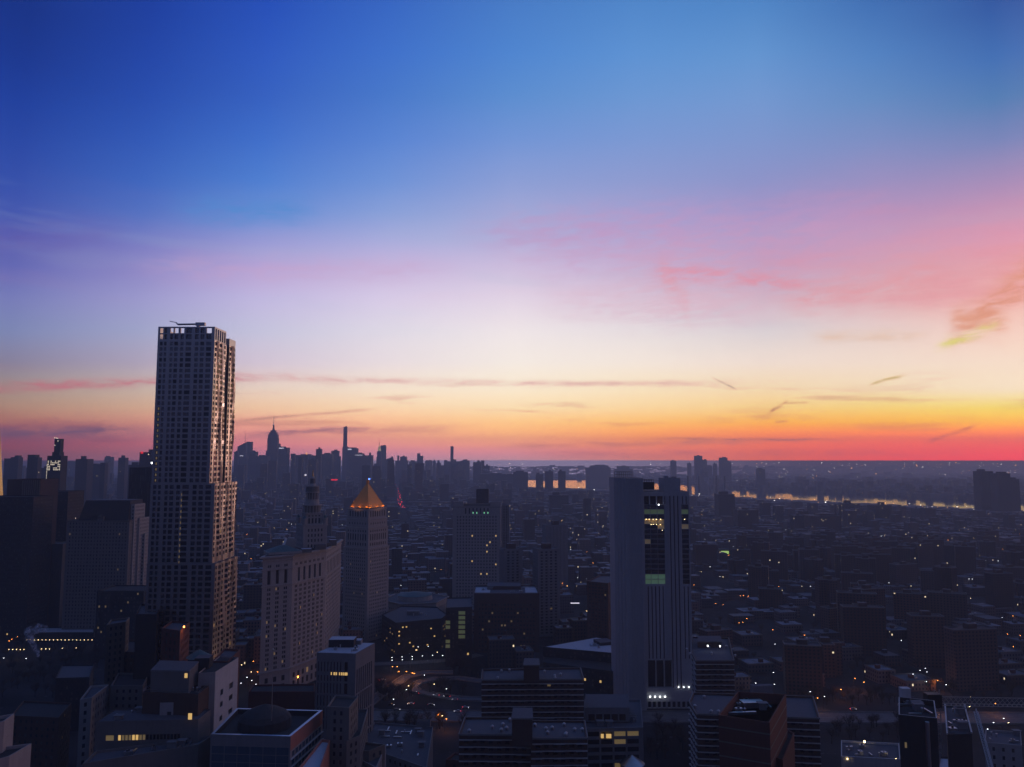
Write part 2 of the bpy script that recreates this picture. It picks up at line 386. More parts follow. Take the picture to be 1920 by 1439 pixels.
vary = random.Random(77)
def wall(mb, panes, p0, p1, z0, z1, mat, pu=3.4, ww=1.5, pz=3.6, wh=1.9, zs=None, us=None, mx=1.0, depth=.3, key='glass', litp=0.0, litkey='lit_y', bottom=0.0, topm=1.0, rnd=random):
    """a wall from p0 to p1 with real openings; panes are collected for the window objects"""
    p0 = Vector(p0[:2]); p1 = Vector(p1[:2]); L = (p1-p0).length; u = (p1-p0)/L; nrm = Vector((u.y, -u.x))
    if us is None:
        n = max(1, int((L-2*mx)/pu)); off = (L-n*pu)/2
        us = [(off+pu*k+(pu-ww)/2, off+pu*k+(pu+ww)/2) for k in range(n)]
    if zs is None:
        n = max(0, int((z1-z0-bottom-topm)/pz)); st = z1-topm-n*pz
        zs = [(st+pz*k+(pz-wh)/2, st+pz*k+(pz+wh)/2) for k in range(n)]
    U = [0.0]+[a for p in us for a in p]+[L]; Z = [z0]+[a for p in zs for a in p]+[z1]
    P = lambda a, z, d=0.0: (p0.x+u.x*a-nrm.x*d, p0.y+u.y*a-nrm.y*d, z)
    for j in range(0, len(Z)-1, 2):     # full width bands between the window rows
        if Z[j+1]-Z[j] > 1e-4: mb.face([P(0, Z[j]), P(L, Z[j]), P(L, Z[j+1]), P(0, Z[j+1])], mat)
    for j in range(1, len(Z)-1, 2):
        za, zb = Z[j], Z[j+1]
        for i in range(0, len(U)-1):
            a, b = U[i], U[i+1]
            if i % 2 == 0:
                if b-a > 1e-4: mb.face([P(a, za), P(b, za), P(b, zb), P(a, zb)], mat)
            else:
                mb.face([P(a, za), P(b, za), P(b, za, depth), P(a, za, depth)], mat)
                mb.face([P(a, zb, depth), P(b, zb, depth), P(b, zb), P(a, zb)], mat)
                mb.face([P(a, za), P(a, za, depth), P(a, zb, depth), P(a, zb)], mat)
                mb.face([P(b, za, depth), P(b, za), P(b, zb), P(b, zb, depth)], mat)
                k = litkey if rnd.random() < litp else key
                if k == 'glass' or k == 'steel_glass':
                    v = vary.random(); k = k if v < .68 else ('glass_c' if v < .90 else 'glass_b')
                c = P((a+b)/2, (za+zb)/2, depth-.06)
                panes.append((c, math.atan2(u.y, u.x), round(b-a, 2), round(zb-za, 2), k))
def windows(parent, panes, most=100):
    panes = sorted(panes, key=lambda q: -(q[2]*q[3]*(1.6 if q[4].startswith('lit') else 1)/((q[0][1])**2+(q[0][0])**2)))
    base = BASE.get(parent.name, Vector()); cache = {}
    for c, rot, w, h, k in panes[:most]:
        if (w, h, k) not in cache:
            m = MB(); m.box(0, 0, -h/2, w, .12, h, M[k]); o = m.build('window', parent); cache[(w, h, k)] = o.data
            for v in o.data.vertices: v.co += base
        else:
            o = bpy.data.objects.new('window', cache[(w, h, k)]); COL.objects.link(o); o.parent = parent
        o.location = Vector(c)-base; o.rotation_euler = (0, 0, rot)
    if panes[most:]:
        m = MB()
        for c, rot, w, h, k in panes[most:]: m.box(c[0], c[1], c[2]-h/2, w, .12, h, M[k], rot)
        m.build('window', parent, kind='stuff')

def building(name, label, cat, foot, h, mat, z0=0.0, walls=None, roof='roof', parapet=1.1, cornice=None, group=None, most=100, parent=None, **kw):
    """a block with walls, real window openings on the sides the photograph shows, a roof behind a parapet"""
    foot = ccw([tuple(p[:2]) for p in foot]); n = len(foot)
    cx = sum(p[0] for p in foot)/n; cy = sum(p[1] for p in foot)/n
    top = parent is None; FOOT.append((cx, cy, max((Vector(p)-Vector((cx, cy))).length for p in foot)))
    t = thing(name, label, cat, (cx, cy, z0), group) if top else parent
    mb = MB(); panes = []
    for i in range(n):
        a, b = Vector(foot[i]), Vector(foot[(i+1) % n]); d = (b-a); nr = Vector((d.y, -d.x)).normalized(); mid = (a+b)/2
        facing = nr.dot(-mid.normalized())
        if facing > -.12 and walls is not False:
            o = dict(kw)
            if walls and i in walls: o.update(walls[i])
            elif walls and facing > 0: pass
            wall(mb, panes, a, b, z0, h, M[mat], **o)
        else:
            mb.face([(a.x, a.y, z0), (b.x, b.y, z0), (b.x, b.y, h), (a.x, a.y, h)], M[mat])
    inn = inset(foot, .45)
    for i in range(n):
        j = (i+1) % n
        mb.face([(*foot[i], h), (*foot[j], h), (*inn[j], h), (*inn[i], h)], M[mat])
        mb.face([(*inn[i], h), (*inn[j], h), (*inn[j], h-parapet), (*inn[i], h-parapet)], M[mat])
    mb.build('wall', t)
    rf = MB(); rf.face([(*p, h-parapet) for p in inn], M[roof]); rf.build('roof', t)
    if cornice:
        c = MB(); c1, ch = cornice; out = inset(foot, -c1)
        for i in range(n):
            j = (i+1) % n
            c.face([(*foot[i], h-ch), (*out[i], h-ch*.4), (*out[j], h-ch*.4), (*foot[j], h-ch)][::-1], M[mat])
            c.face([(*out[i], h-ch*.4), (*out[j], h-ch*.4), (*out[j], h+.25), (*out[i], h+.25)], M[mat])
            c.face([(*out[i], h+.25), (*out[j], h+.25), (*foot[j], h+.25), (*foot[i], h+.25)], M[mat])
            c.face([(*foot[i], h+.25), (*foot[j], h+.25), (*foot[j], h+.003), (*foot[i], h+.003)], M[mat])
        c.build('cornice', t)
    windows(t, panes, most)
    return t
def rooftop(t, cx, cy, z, w, d, rot=0.0, seed=0, unit='metal', n=6, tank=False, hut=True):
    """machine housings, ducts and tanks on a roof, each a part"""
    r = random.Random(seed); c, s_ = math.cos(rot), math.sin(rot)
    def loc(a, b): return cx+a*c-b*s_, cy+a*s_+b*c
    if hut:
        x, y = loc(w*r.uniform(-.2, .2), d*r.uniform(-.1, .2)); m = MB()
        m.box(x, y, z, w*.3, d*.3, 3.6, M['concrete'], rot, M['roof']); m.box(x, y, z+3.6, w*.32, d*.32, .3, M['kerb'], rot); m.build('roof_hut', t)
    for k in range(n):
        x, y = loc(w*r.uniform(-.42, .42), d*r.uniform(-.42, .42)); a, b, h = r.uniform(1, 2.6), r.uniform(1, 2.6), r.uniform(.8, 2.0); m = MB()
        m.box(x, y, z, a, b, h, M[unit], rot)
        if r.random() < .5: m.cyl(x, y, z+h, min(a, b)*.3, .5, M['concrete'])
        m.build('roof_vent', t)
    if tank:
        x, y = loc(w*.3, d*.25); m = MB()
        for q in range(4): m.bar((x+1.4*math.cos(q*math.pi/2+.7), y+1.4*math.sin(q*math.pi/2+.7), z), (x+1.4*math.cos(q*math.pi/2+.7), y+1.4*math.sin(q*math.pi/2+.7), z+3), .15, M['black'])
        m.cyl(x, y, z+3, 2.0, 3.4, M['wood'], 14); m.cyl(x, y, z+6.4, 2.15, 1.3, M['roof_dark'], 14, .1); m.build('water_tank', t)
# ------------------------------------------------------------ ground, river, roads
def sheet(name, pts, z, mat):
    m = MB(); m.face([(p[0], p[1], z) for p in pts], mat); return struct(m.build(name))
gm, gn, gb = mat_base('city_ground')
_g = gn.new('ShaderNodeNewGeometry'); _n = gn.noise(_g.outputs['Position'], .012, 6.0, .6); _n2 = gn.noise(_g.outputs['Position'], .11, 4.0, .6)
_c = gn.mix(gn.smooth(_n, .35, .65), (.018, .017, .018), (.040, .038, .042)); _c = gn.mix(gn.smooth(_n2, .62, .74), _c, (.09, .10, .12))
gn.l.new(_c, gb.inputs['Base Color']); gb.inputs['Roughness'].default_value = .95; gb.inputs['Specular IOR Level'].default_value = .05
G = 10000.0
sheet('ground', [(-G, -G), (G, -G), (G, G), (-G, G)], 0.0, gm)
wm, wn_, wb = mat_base('river_water')
_g = wn_.new('ShaderNodeNewGeometry'); _b = wn_.new('ShaderNodeBump'); _b.inputs['Strength'].default_value = .06; _b.inputs['Distance'].default_value = 1.0
wn_.l.new(wn_.noise(_g.outputs['Position'], .09, 3.0, .6), _b.inputs['Height']); wn_.l.new(_b.outputs[0], wb.inputs['Normal'])
wb.inputs['Base Color'].default_value = (.02, .03, .04, 1); wb.inputs['Roughness'].default_value = .06; wb.inputs['IOR'].default_value = 1.33
near = [(2600, 969), (2250, 966), (1860, 958), (1600, 945), (1400, 935), (1250, 927), (1110, 918), (985, 915), (955, 911)]
far = [(955, 902), (985, 900), (1110, 901.5), (1250, 908), (1400, 918), (1600, 927), (1860, 940), (2250, 955), (2600, 960)]
sheet('river', [hit(x, y, .5) for x, y in near+far], .5, wm)

def road(name, pts, width, z=.15, mat=None, lines=0, kerb=True):
    """a carriageway following a centre line, with raised kerbs and painted lane lines"""
    P = [Vector((p[0], p[1])) for p in pts]; N = []
    for i in range(len(P)):
        d = (P[min(i+1, len(P)-1)]-P[max(i-1, 0)]).normalized(); N.append(Vector((d.y, -d.x)))
    def strip(m, a, b, z0, mat):
        for i in range(len(P)-1):
            q = [P[i]+N[i]*a, P[i]+N[i]*b, P[i+1]+N[i+1]*b, P[i+1]+N[i+1]*a]; m.face([(v.x, v.y, z0) for v in q][::-1], mat)
    m = MB(); strip(m, -width/2, width/2, z, mat or M['asphalt']); struct(m.build(name))
    if lines:
        m = MB()
        for k in range(1, lines):
            a = -width/2+width*k/lines
            for i in range(len(P)-1):
                L = (P[i+1]-P[i]).length; d = (P[i+1]-P[i])/L; n = Vector((d.y, -d.x)); s = 0.0
                while s < L:
                    e = min(L, s+(4 if k != lines//2 else 12)); q = [P[i]+d*s+n*(a-.09), P[i]+d*s+n*(a+.09), P[i]+d*e+n*(a+.09), P[i]+d*e+n*(a-.09)]
                    m.face([(v.x, v.y, z+.03) for v in q], M['paint']); s += 10 if k != lines//2 else 12
        struct(m.build('lane_markings'))
    if kerb:
        m = MB()
        for sgn in (-1, 1):
            for i in range(len(P)-1):
                a0, a1 = P[i]+N[i]*(sgn*width/2), P[i+1]+N[i+1]*(sgn*width/2); b0, b1 = P[i]+N[i]*(sgn*(width/2+.4)), P[i+1]+N[i+1]*(sgn*(width/2+.4))
                m.face([(a0.x, a0.y, z+.8), (a1.x, a1.y, z+.8), (b1.x, b1.y, z+.8), (b0.x, b0.y, z+.8)], M['kerb'])
                m.face([(a0.x, a0.y, z), (a1.x, a1.y, z), (a1.x, a1.y, z+.8), (a0.x, a0.y, z+.8)], M['kerb'])
                m.face([(b0.x, b0.y, 0), (b1.x, b1.y, 0), (b1.x, b1.y, z+.8), (b0.x, b0.y, z+.8)], M['kerb'])
        struct(m.build('road_barrier'))
hw0, hw1 = hit(640, 1324), hit(1960, 1330)
road('expressway', [(-260, 596), (-100, 594), (60, 592), (230, 590), (420, 588)], 24, .25, lines=6)
lp = [hit(x, y) for x, y in ((905, 1313), (858, 1311), (812, 1304), (782, 1297), (772, 1290), (784, 1281), (815, 1275), (860, 1273), (905, 1279))]
road('loop_ramp', lp, 8.5, .45, lines=0)
road('access_road', [hit(x, y) for x, y in ((690, 1322), (718, 1300), (745, 1282), (762, 1270), (800, 1262), (850, 1262))], 9, .35, lines=2)
road('street', [hit(x, y) for x, y in ((700, 1246), (780, 1243), (860, 1237), (900, 1228))], 12, .30, lines=2, kerb=False)
def avenue_pt(D): return Vector((-433-.157*(D-3124), D, 0))
road('avenue', [avenue_pt(d) for d in (3050, 4500, 7000)], 30, .4, kerb=False)

# ------------------------------------------------------------ tall steel clad apartment tower with rippled side
def ripple(y, z):
    d = 0.0
    for i, (c, a, w) in enumerate(((472.5, 1.1, 1.7), (479.5, 1.3, 1.9), (485.5, .9, 1.5), (493.5, 1.2, 1.8), (499.0, .8, 1.4))):
        c += 1.9*math.sin(z/27.0+i*1.9)+.9*math.sin(z/11.0+i*4.1)
        d += 1.5*a*(.65+.35*math.sin(z/19.0+i*2.3))*math.exp(-((y-c)/w)**2)
    return d
def residential_tower():
    t = thing('apartment_tower', 'tall steel-clad apartment tower with rippled side glowing pink and stepped base', 'skyscraper', (-193, 484, 0))
    rr = random.Random(3); mb = MB(); panes = []; steel = M['skyscr']
    fr = [(.04, .09), (.115, .16), (.22, .27), (.295, .36), (.40, .46), (.495, .595), (.655, .72), (.75, .82), (.855, .945)]
    tiers = [([(-211, 463.5), (-171.5, 463.5), (-171.5, 501), (-211, 501)], 0, 126, 9, 3.25),
             ([(-211.5, 465), (-174, 465), (-174, 502), (-211.5, 502)], 126, 172, 10, 3.25),
             ([(-212, 467), (-178, 467), (-178, 486), (-180.5, 486), (-180.5, 489), (-177, 489), (-177, 500), (-212, 500)], 172, 257, 10, 3.25)]
    xr = {0: -171.5, 1: -174, 2: -177}
    for k, (foot, z0, z1, nc, pz) in enumerate(tiers):
        n = len(foot)
        for i in range(n):
            a, b = foot[i], foot[(i+1) % n]; d = Vector((b[0]-a[0], b[1]-a[1])); L = d.length
            if i == 0:
                us = [(p*L, q*L) for p, q in fr]
                wall(mb, panes, a, b, z0, z1, steel, us=us, pz=pz, wh=2.25, topm=.4, depth=.35, key='steel_glass', litp=.004, litkey='lit_dim', rnd=rr)
            elif d.y > 0 and abs(d.x) < .1:
                nc = max(1, int(L/3.3)); us = [(L*(q+.2)/nc, L*(q+.78)/nc) for q in range(nc)]
                wall(mb, panes, a, b, z0, z1, steel, us=us, pz=pz, wh=2.0, topm=.9 if k < 2 else .3, depth=.3, key='steel_glass', litp=.006, litkey='lit_dim', rnd=rr)
            else: mb.face([(*a, z0), (*b, z0), (*b, z1), (*a, z1)], steel)
        mb.face([(*p, z1) for p in foot], M['roof'])
    # the first band of wall() spans the wall; cut those wide faces so that the ripple bends them
    nv, nf, nm = [], [], []
    def push(pts, mi):
        i = len(nv); nv.extend(pts); nf.append(tuple(range(i, i+len(pts)))); nm.append(mi)
    for f, mi in zip(mb.f, mb.mi):
        pts = [mb.v[i] for i in f]; ys = [p[1] for p in pts]; xs = [p[0] for p in pts]
        if len(pts) == 4 and max(xs)-min(xs) < .01 and xs[0] > -182 and max(ys)-min(ys) > .6:
            y0, y1 = min(ys), max(ys); z0, z1 = min(p[2] for p in pts), max(p[2] for p in pts); k = max(1, int((y1-y0)/.6)); kz = max(1, int((z1-z0)/3))
            for a in range(k):
                for b in range(kz):
                    ya, yb = y0+(y1-y0)*a/k, y0+(y1-y0)*(a+1)/k; za, zb = z0+(z1-z0)*b/kz, z0+(z1-z0)*(b+1)/kz
                    push([(xs[0], ya, za), (xs[0], yb, za), (xs[0], yb, zb), (xs[0], ya, zb)], mi)
        else: push(pts, mi)
    mb.v, mb.f, mb.mi = nv, nf, nm
    mb.v = [(x+(ripple(y, z) if x > -182 and y > 466.9 else 0), y, z) for x, y, z in mb.v]
    mb.build('wall', t)
    pn = []
    for c, rot, w, h, k in panes:
        if abs(rot) > 1.0 and c[1] > 467:
            s = math.atan((ripple(c[1]+.3, c[2])-ripple(c[1]-.3, c[2]))/.6)
            c = (c[0]+ripple(c[1], c[2])-.12, c[1], c[2]); rot -= s
            w = round(w+.1, 1)
        pn.append((c, rot, w, h, k))
    for z in [172-3.25*k for k in range(2, 25)]: pn.append(((-193.2, 467-.0+(-2.0 if z < 172 else 0)-.02, z), 0, .5, 1.5, 'lit_dim'))
    for z in [92-3.25*k for k in range(0, 20)]: pn.append(((-193.4, 463.46, z), 0, .5, 1.5, 'lit_dim'))
    for k in range(14): pn.append(((-209.7, 466.9, 216-3.25*k), 0, .7, 1.4, 'lit_dim'))
    windows(t, pn)
    # open crown: a screen of piers with the sky behind
    cr = MB(); dump = []
    us = [(p*34, q*34) for p, q in fr]
    wall(cr, dump, (-212, 467), (-178, 467), 257, 265.2, steel, us=us, zs=[(257.6, 260.6), (261.3, 264.4)], depth=.9)
    wall(cr, dump, (-178, 467), (-178, 486), 257, 265.2, steel, us=[(1+3.6*k, 3.4+3.6*k) for k in range(5)], zs=[(257.6, 264.2)], depth=.9)
    cr.prism([(-212, 467.9), (-211.2, 467.9), (-211.2, 500), (-212, 500)], 257, 264.8, steel)
    cr.box(-179, 494.5, 257, 4, 11, 4.4, steel); cr.box(-197, 485, 257, 14, 12, 3.6, M['concrete'])
    cr.build('crown_screen', t)
    # solid backs behind most crown bays
    bk = MB()
    for i_, (p, q) in enumerate(fr):
        if i_: bk.box(-212+34*(p+q)/2, 468.2, 257, 34*(q-p)+.6, .3, 4.0 if i_ in (2, 3, 4, 8) else 7.9, M['steel_glass'])
    bk.build('plant_screen', t)
    wr = thing('roof_boom', 'window cleaning boom reaching out over the top of the tallest tower', 'boom', (-190, 472, 257))
    m = MB(); m.cyl(-190, 472, 257, 1.1, 9.6, M['metal'], 10); m.build('mast', wr)
    m = MB(); m.box(-188.6, 472, 266.6, 5.6, 2.2, 1.9, M['metal']); m.build('counterweight', wr)
    m = MB(); m.bar((-190, 472, 267.6), (-202.5, 472, 267.4), .55, M['metal'], 6); m.bar((-202.5, 472, 267.4), (-203.5, 472, 268.6), .4, M['metal']); m.bar((-203.5, 472, 268.6), (-207.5, 472, 269.4), .22, M['metal']); m.build('arm', wr)
    return t
residential_tower()

# ------------------------------------------------------------ wide stone civic tower with a tiered wedding cake lantern
def civic_tower():
    A = [hit(493, 1046, 108), hit(549, 1041, 108), hit(612, 1030, 108), hit(640, 1013, 108)]
    A += [Vector((A[3].x-55, A[3].y+6, 108)), Vector((A[0].x-4, A[0].y+70, 108))]
    foot = [(p.x, p.y) for p in A]; n = len(foot)
    t = thing('civic_tower', 'pale stone government tower topped by a tiered round lantern and statue', 'tower', (A[1].x, A[1].y+35, 0))
    mb = MB(); panes = []; st = M['lime']; rr = random.Random(5)
    def us_for(L, n, pair=True, m=2.2):
        p = (L-2*m)/n; out = []
        for k in range(n):
            c = m+p*(k+.5)
            out += [(c-1.45, c-.2), (c+.2, c+1.45)] if pair else [(c-1.35, c+1.35)]
        return out
    cols = {0: 3, 1: 7, 2: 10}
    for i in range(n):
        a, b = foot[i], foot[(i+1) % n]; L = (Vector(a)-Vector(b)).length
        if i in cols:
            wall(mb, panes, a, b, 0, 18, st, us=us_for(L, cols[i], False), zs=[(2, 7), (9.5, 13.5)], litp=.2, litkey='lit_dim', rnd=rr)
            wall(mb, panes, a, b, 18, 85, st, us=us_for(L, cols[i]), pz=3.62, wh=2.1, topm=1, litp=.035, litkey='lit_dim', rnd=rr)
            wall(mb, panes, a, b, 85, 98, st, us=us_for(L, max(3, cols[i]-2) if i == 1 else cols[i], False, 5 if i == 1 else 2), zs=[(86, 97)], depth=1.6, key='glass_red', rnd=rr)
            wall(mb, panes, a, b, 98, 108, st, us=us_for(L, cols[i]), zs=[(99.4, 101.4)], rnd=rr)
        else: mb.face([(*a, 0), (*b, 0), (*b, 108), (*a, 108)], st)
    mb.build('wall', t); windows(t, panes)
    c = MB()
    for z, o, h in ((17.4, 1.0, 1.2), (84.6, .6, .7), (97.4, .6, .7), (104.5, .7, .8), (107.2, 1.7, 1.4)): c.prism(inset(foot, -o), z, z+h, st)
    c.build('cornice', t)
    r = MB(); r.prism(inset(foot, 1.0), 108.5, 109.2, M['roof_dark']); r.build('roof', t)
    h = MB(); a = A[0]*.55+A[1]*.45
    q = Vector((a.x+1, a.y+14)); h.prism(rect(q.x, q.y, 27, 19, .5), 109, 111, st); h.prism(rect(q.x, q.y, 26, 18, .5), 111, 115.5, M['copper'], None, rect(q.x, q.y, 5, 3, .5)); h.build('hipped_roof', t)
    for i, (x, y, w, z) in enumerate(((598, 1022, 9, 113), (622, 1013, 6, 114), (612, 1018, 5, 112), (572, 1030, 8, 112))):
        p = hit(x, y, z); m = MB(); m.box(p.x, p.y+4, 108.8, w, 6, z-108.8, M['lime_dark'], .4, M['snow'] if i % 2 else M['roof']); m.build('roof_hut', t)
    D = 705.0
    def Z(y): return at(960, y, D).z
    cx = at(584, 1000, D).x; px = 1/FOC*D/.995
    m = MB(); w = 60*px; rot = .55; w = w/1.36
    wl = []; f = ccw(rect(cx, D, w, w, rot))
    z0, z1 = 108, Z(985)
    for i in range(4): wall(m, wl, f[i], f[(i+1) % 4], z0, z1, st, pu=2.9, ww=1.2, pz=4.4, wh=2.4, mx=2, topm=1.4)
    m.prism(inset(f, -.5), z1, z1+1.2, st)
    f2 = ccw(rect(cx, D, 38*px/1.3, 38*px/1.3, rot)); z2 = Z(963)
    for i in range(4): wall(m, wl, f2[i], f2[(i+1) % 4], z1, z2, st, pu=3.0, ww=1.5, zs=[(z1+2, z1+6.5), (z1+8, z2-1.2)])
    m.prism(inset(f2, -.6), z2, z2+1.0, st); m.build('lantern_base', t); windows(t, wl, 40)
    for q in f:                                     # four corner turrets
        v = Vector((cx, D)); p = v+(Vector(q)-v)*.86; k = MB()
        k.cyl(p.x, p.y, z1, 2.1, 6.0, st, 10); k.cyl(p.x, p.y, z1+6, 2.4, .7, st, 10); k.cyl(p.x, p.y, z1+6.7, 1.7, 2.6, M['copper'], 10, .3); k.cyl(p.x, p.y, z1+9.3, .35, 1.8, st, 6, .1); k.build('corner_turret', t)
    def drum(r, ya, yb, ncol, cap=1.0):
        k = MB(); za, zb = Z(ya), Z(yb); k.cyl(cx, D, za, r*.74, zb-za, M['lime_dark'], 20)
        for a in range(ncol):
            an = 2*math.pi*a/ncol; k.cyl(cx+r*.9*math.cos(an), D+r*.9*math.sin(an), za+.5, .42, zb-za-1.2, st, 6)
        k.cyl(cx, D, za, r*1.02, .8, st, 20); k.cyl(cx, D, zb-1.0, r*1.08, cap, st, 20); k.build('colonnade', t)
    drum(16.5*px, 963, 946, 16); k = MB(); k.cyl(cx, D, Z(946), 13.5*px, Z(938)-Z(946), st, 18, 12*px); k.build('drum', t)
    drum(11.8*px, 938, 922, 14)
    k = MB(); k.cyl(cx, D, Z(922), 12.6*px, Z(913)-Z(922), M['lime_dark'], 18, 11.6*px); k.cyl(cx, D, Z(913), 12.4*px, .7, st, 18)
    for a in range(10): an = math.pi*a/5; k.cyl(cx+11*px*math.cos(an), D+11*px*math.sin(an), Z(913)+.7, .35, 1.3, st, 6, .1)
    k.cyl(cx, D, Z(913), 8.5*px, Z(907)-Z(913), st, 14, 5.6*px); k.build('upper_drum', t)
    k = MB(); k.cyl(cx, D, Z(907), 4.6*px, Z(898)-Z(907), M['lime_dark'], 10); k.cyl(cx, D, Z(898), 5.4*px, .5, st, 10); k.cyl(cx, D, Z(898)+.5, 4.2*px, Z(894)-Z(898), st, 10, 1.2*px); k.build('cupola', t)
    k = MB(); z = Z(894)+.3; g = plain('gilded_bronze', (.45, .32, .12), .4, .8)
    k.cyl(cx, D, z, .75, 2.6, g, 8, .45); k.cyl(cx, D, z+2.6, .5, 2.0, g, 8, .42); k.cyl(cx, D, z+4.6, .16, .3, g, 6); k.cyl(cx, D, z+4.85, .34, .7, g, 8, .26)
    k.bar((cx+.4, D, z+4.2), (cx+1.2, D, z+5.6), .14, g); k.bar((cx-.4, D, z+4.2), (cx-1.0, D, z+3.4), .14, g); k.build('statue', t)
civic_tower()

# ------------------------------------------------------------ courthouse tower with a floodlit golden pyramid
def pyramid_tower():
    C = at(691, 955, 830); s, th = 29.0, R(31)
    ul = Vector((-math.cos(th), math.sin(th))); ur = Vector((math.sin(th), math.cos(th)))
    def sq(g):                                       # grown square
        c = Vector((C.x, C.y)) - (ul+ur)*g
        k = s+2*g; return [tuple(c), tuple(c+ur*k), tuple(c+ur*k+ul*k), tuple(c+ul*k)]
    cen = Vector((C.x, C.y))+(ul+ur)*s/2
    t = thing('courthouse_tower', 'square stone courthouse tower with a gold pyramid roof lit orange from below', 'tower', (cen.x, cen.y, 0))
    def Z(y): return at(691, y, 830).z
    mb = MB(); panes = []; st = M['lime']; rr = random.Random(9)
    for g, ya, yb, o in ((2.3, None, 1028, dict(pu=2.75, ww=1.1, pz=3.65, wh=1.8, mx=2, litp=.012, litkey='lit_dim')),
                         (1.2, 1028, 990, dict(pu=3.4, ww=1.6, zs='A')), (.6, 990, 974, dict(pu=3.6, ww=1.2, zs='B')), (0, 974, 955, dict(pu=3.6, ww=1.7, zs='C'))):
        f = ccw(sq(g)); za = 0 if ya is None else Z(ya); zb = Z(yb)
        if o.get('zs') == 'A': o['zs'] = [(za+2, za+5), (za+7.5, za+14), (za+16, za+18)]
        if o.get('zs') == 'B': o['zs'] = [(za+3, za+5)]
        if o.get('zs') == 'C': o['zs'] = [(za+2.2, zb-2.4)]
        for i in range(4): wall(mb, panes, f[i], f[(i+1) % 4], za, zb, st, rnd=rr, **o)
        mb.prism(inset(f, -.45), zb-1.0, zb, st)
    mb.build('wall', t); windows(t, panes)
    gold = plain('gold_leaf_roof', (.62, .30, .07), .45, .35, .3, .9)
    z0, z1 = Z(953), Z(908); f = sq(-1.6); k = MB(); c2 = [(cen.x+(p[0]-cen.x)*.06, cen.y+(p[1]-cen.y)*.06) for p in f]
    k.prism(f, z0, z1, gold, None, c2)
    for a, b in zip(f, c2): k.bar((*a, z0+.1), (*b, z1), .28, gold, 5, .15)
    k.build('pyramid_roof', t)
    k = MB(); k.cyl(cen.x, cen.y, z1, 1.5, 2.4, gold, 8); k.cyl(cen.x, cen.y, z1+2.4, 1.9, .5, gold, 8); k.cyl(cen.x, cen.y, z1+2.9, 1.1, 2.6, gold, 8, .5); k.cyl(cen.x, cen.y, z1+5.5, .3, 3.2, M['black'], 6, .05); k.build('finial', t)
    for side, (p, q) in enumerate(((f[3], f[0]), (f[0], f[1]))):
        d = Vector(q)-Vector(p); nr = Vector((d.y, -d.x)).normalized()
        for u in (.12, .5, .88) if side == 0 else (.15, .55, .92):
            c = Vector(p)+d*u+nr*1.0
            fx = MB(); fx.cyl(c.x, c.y, z0, .3, .7, M['black'], 8); fx.cyl(c.x, c.y, z0+.7, .26, .12, M['lit_o'], 8); fx.build('floodlight', t)
            l = bpy.data.lights.new('flood', 'POINT'); l.energy = 150; l.color = (1, .36, .06); l.shadow_soft_size = .3
            lo = bpy.data.objects.new('flood', l); COL.objects.link(lo); lo.location = (c.x, c.y, z0+1.3)
        c = (Vector(p)+Vector(q))/2+nr*26
        l = bpy.data.lights.new('flood', 'SPOT'); l.energy = 4300; l.color = (1, .40, .10); l.spot_size = R(58); l.spot_blend = .5; l.shadow_soft_size = 1
        lo = bpy.data.objects.new('flood', l); COL.objects.link(lo); lo.location = (c.x, c.y, z0-4); lo.rotation_euler = (Vector((cen.x-c.x, cen.y-c.y, 18))).to_track_quat('-Z', 'Y').to_euler()
    for i, v in enumerate((.3, .55)):
        k = MB(); zz = z0+(z1-z0)*(.25+.3*i)
        for u in (.35, .65): pass
pyramid_tower()

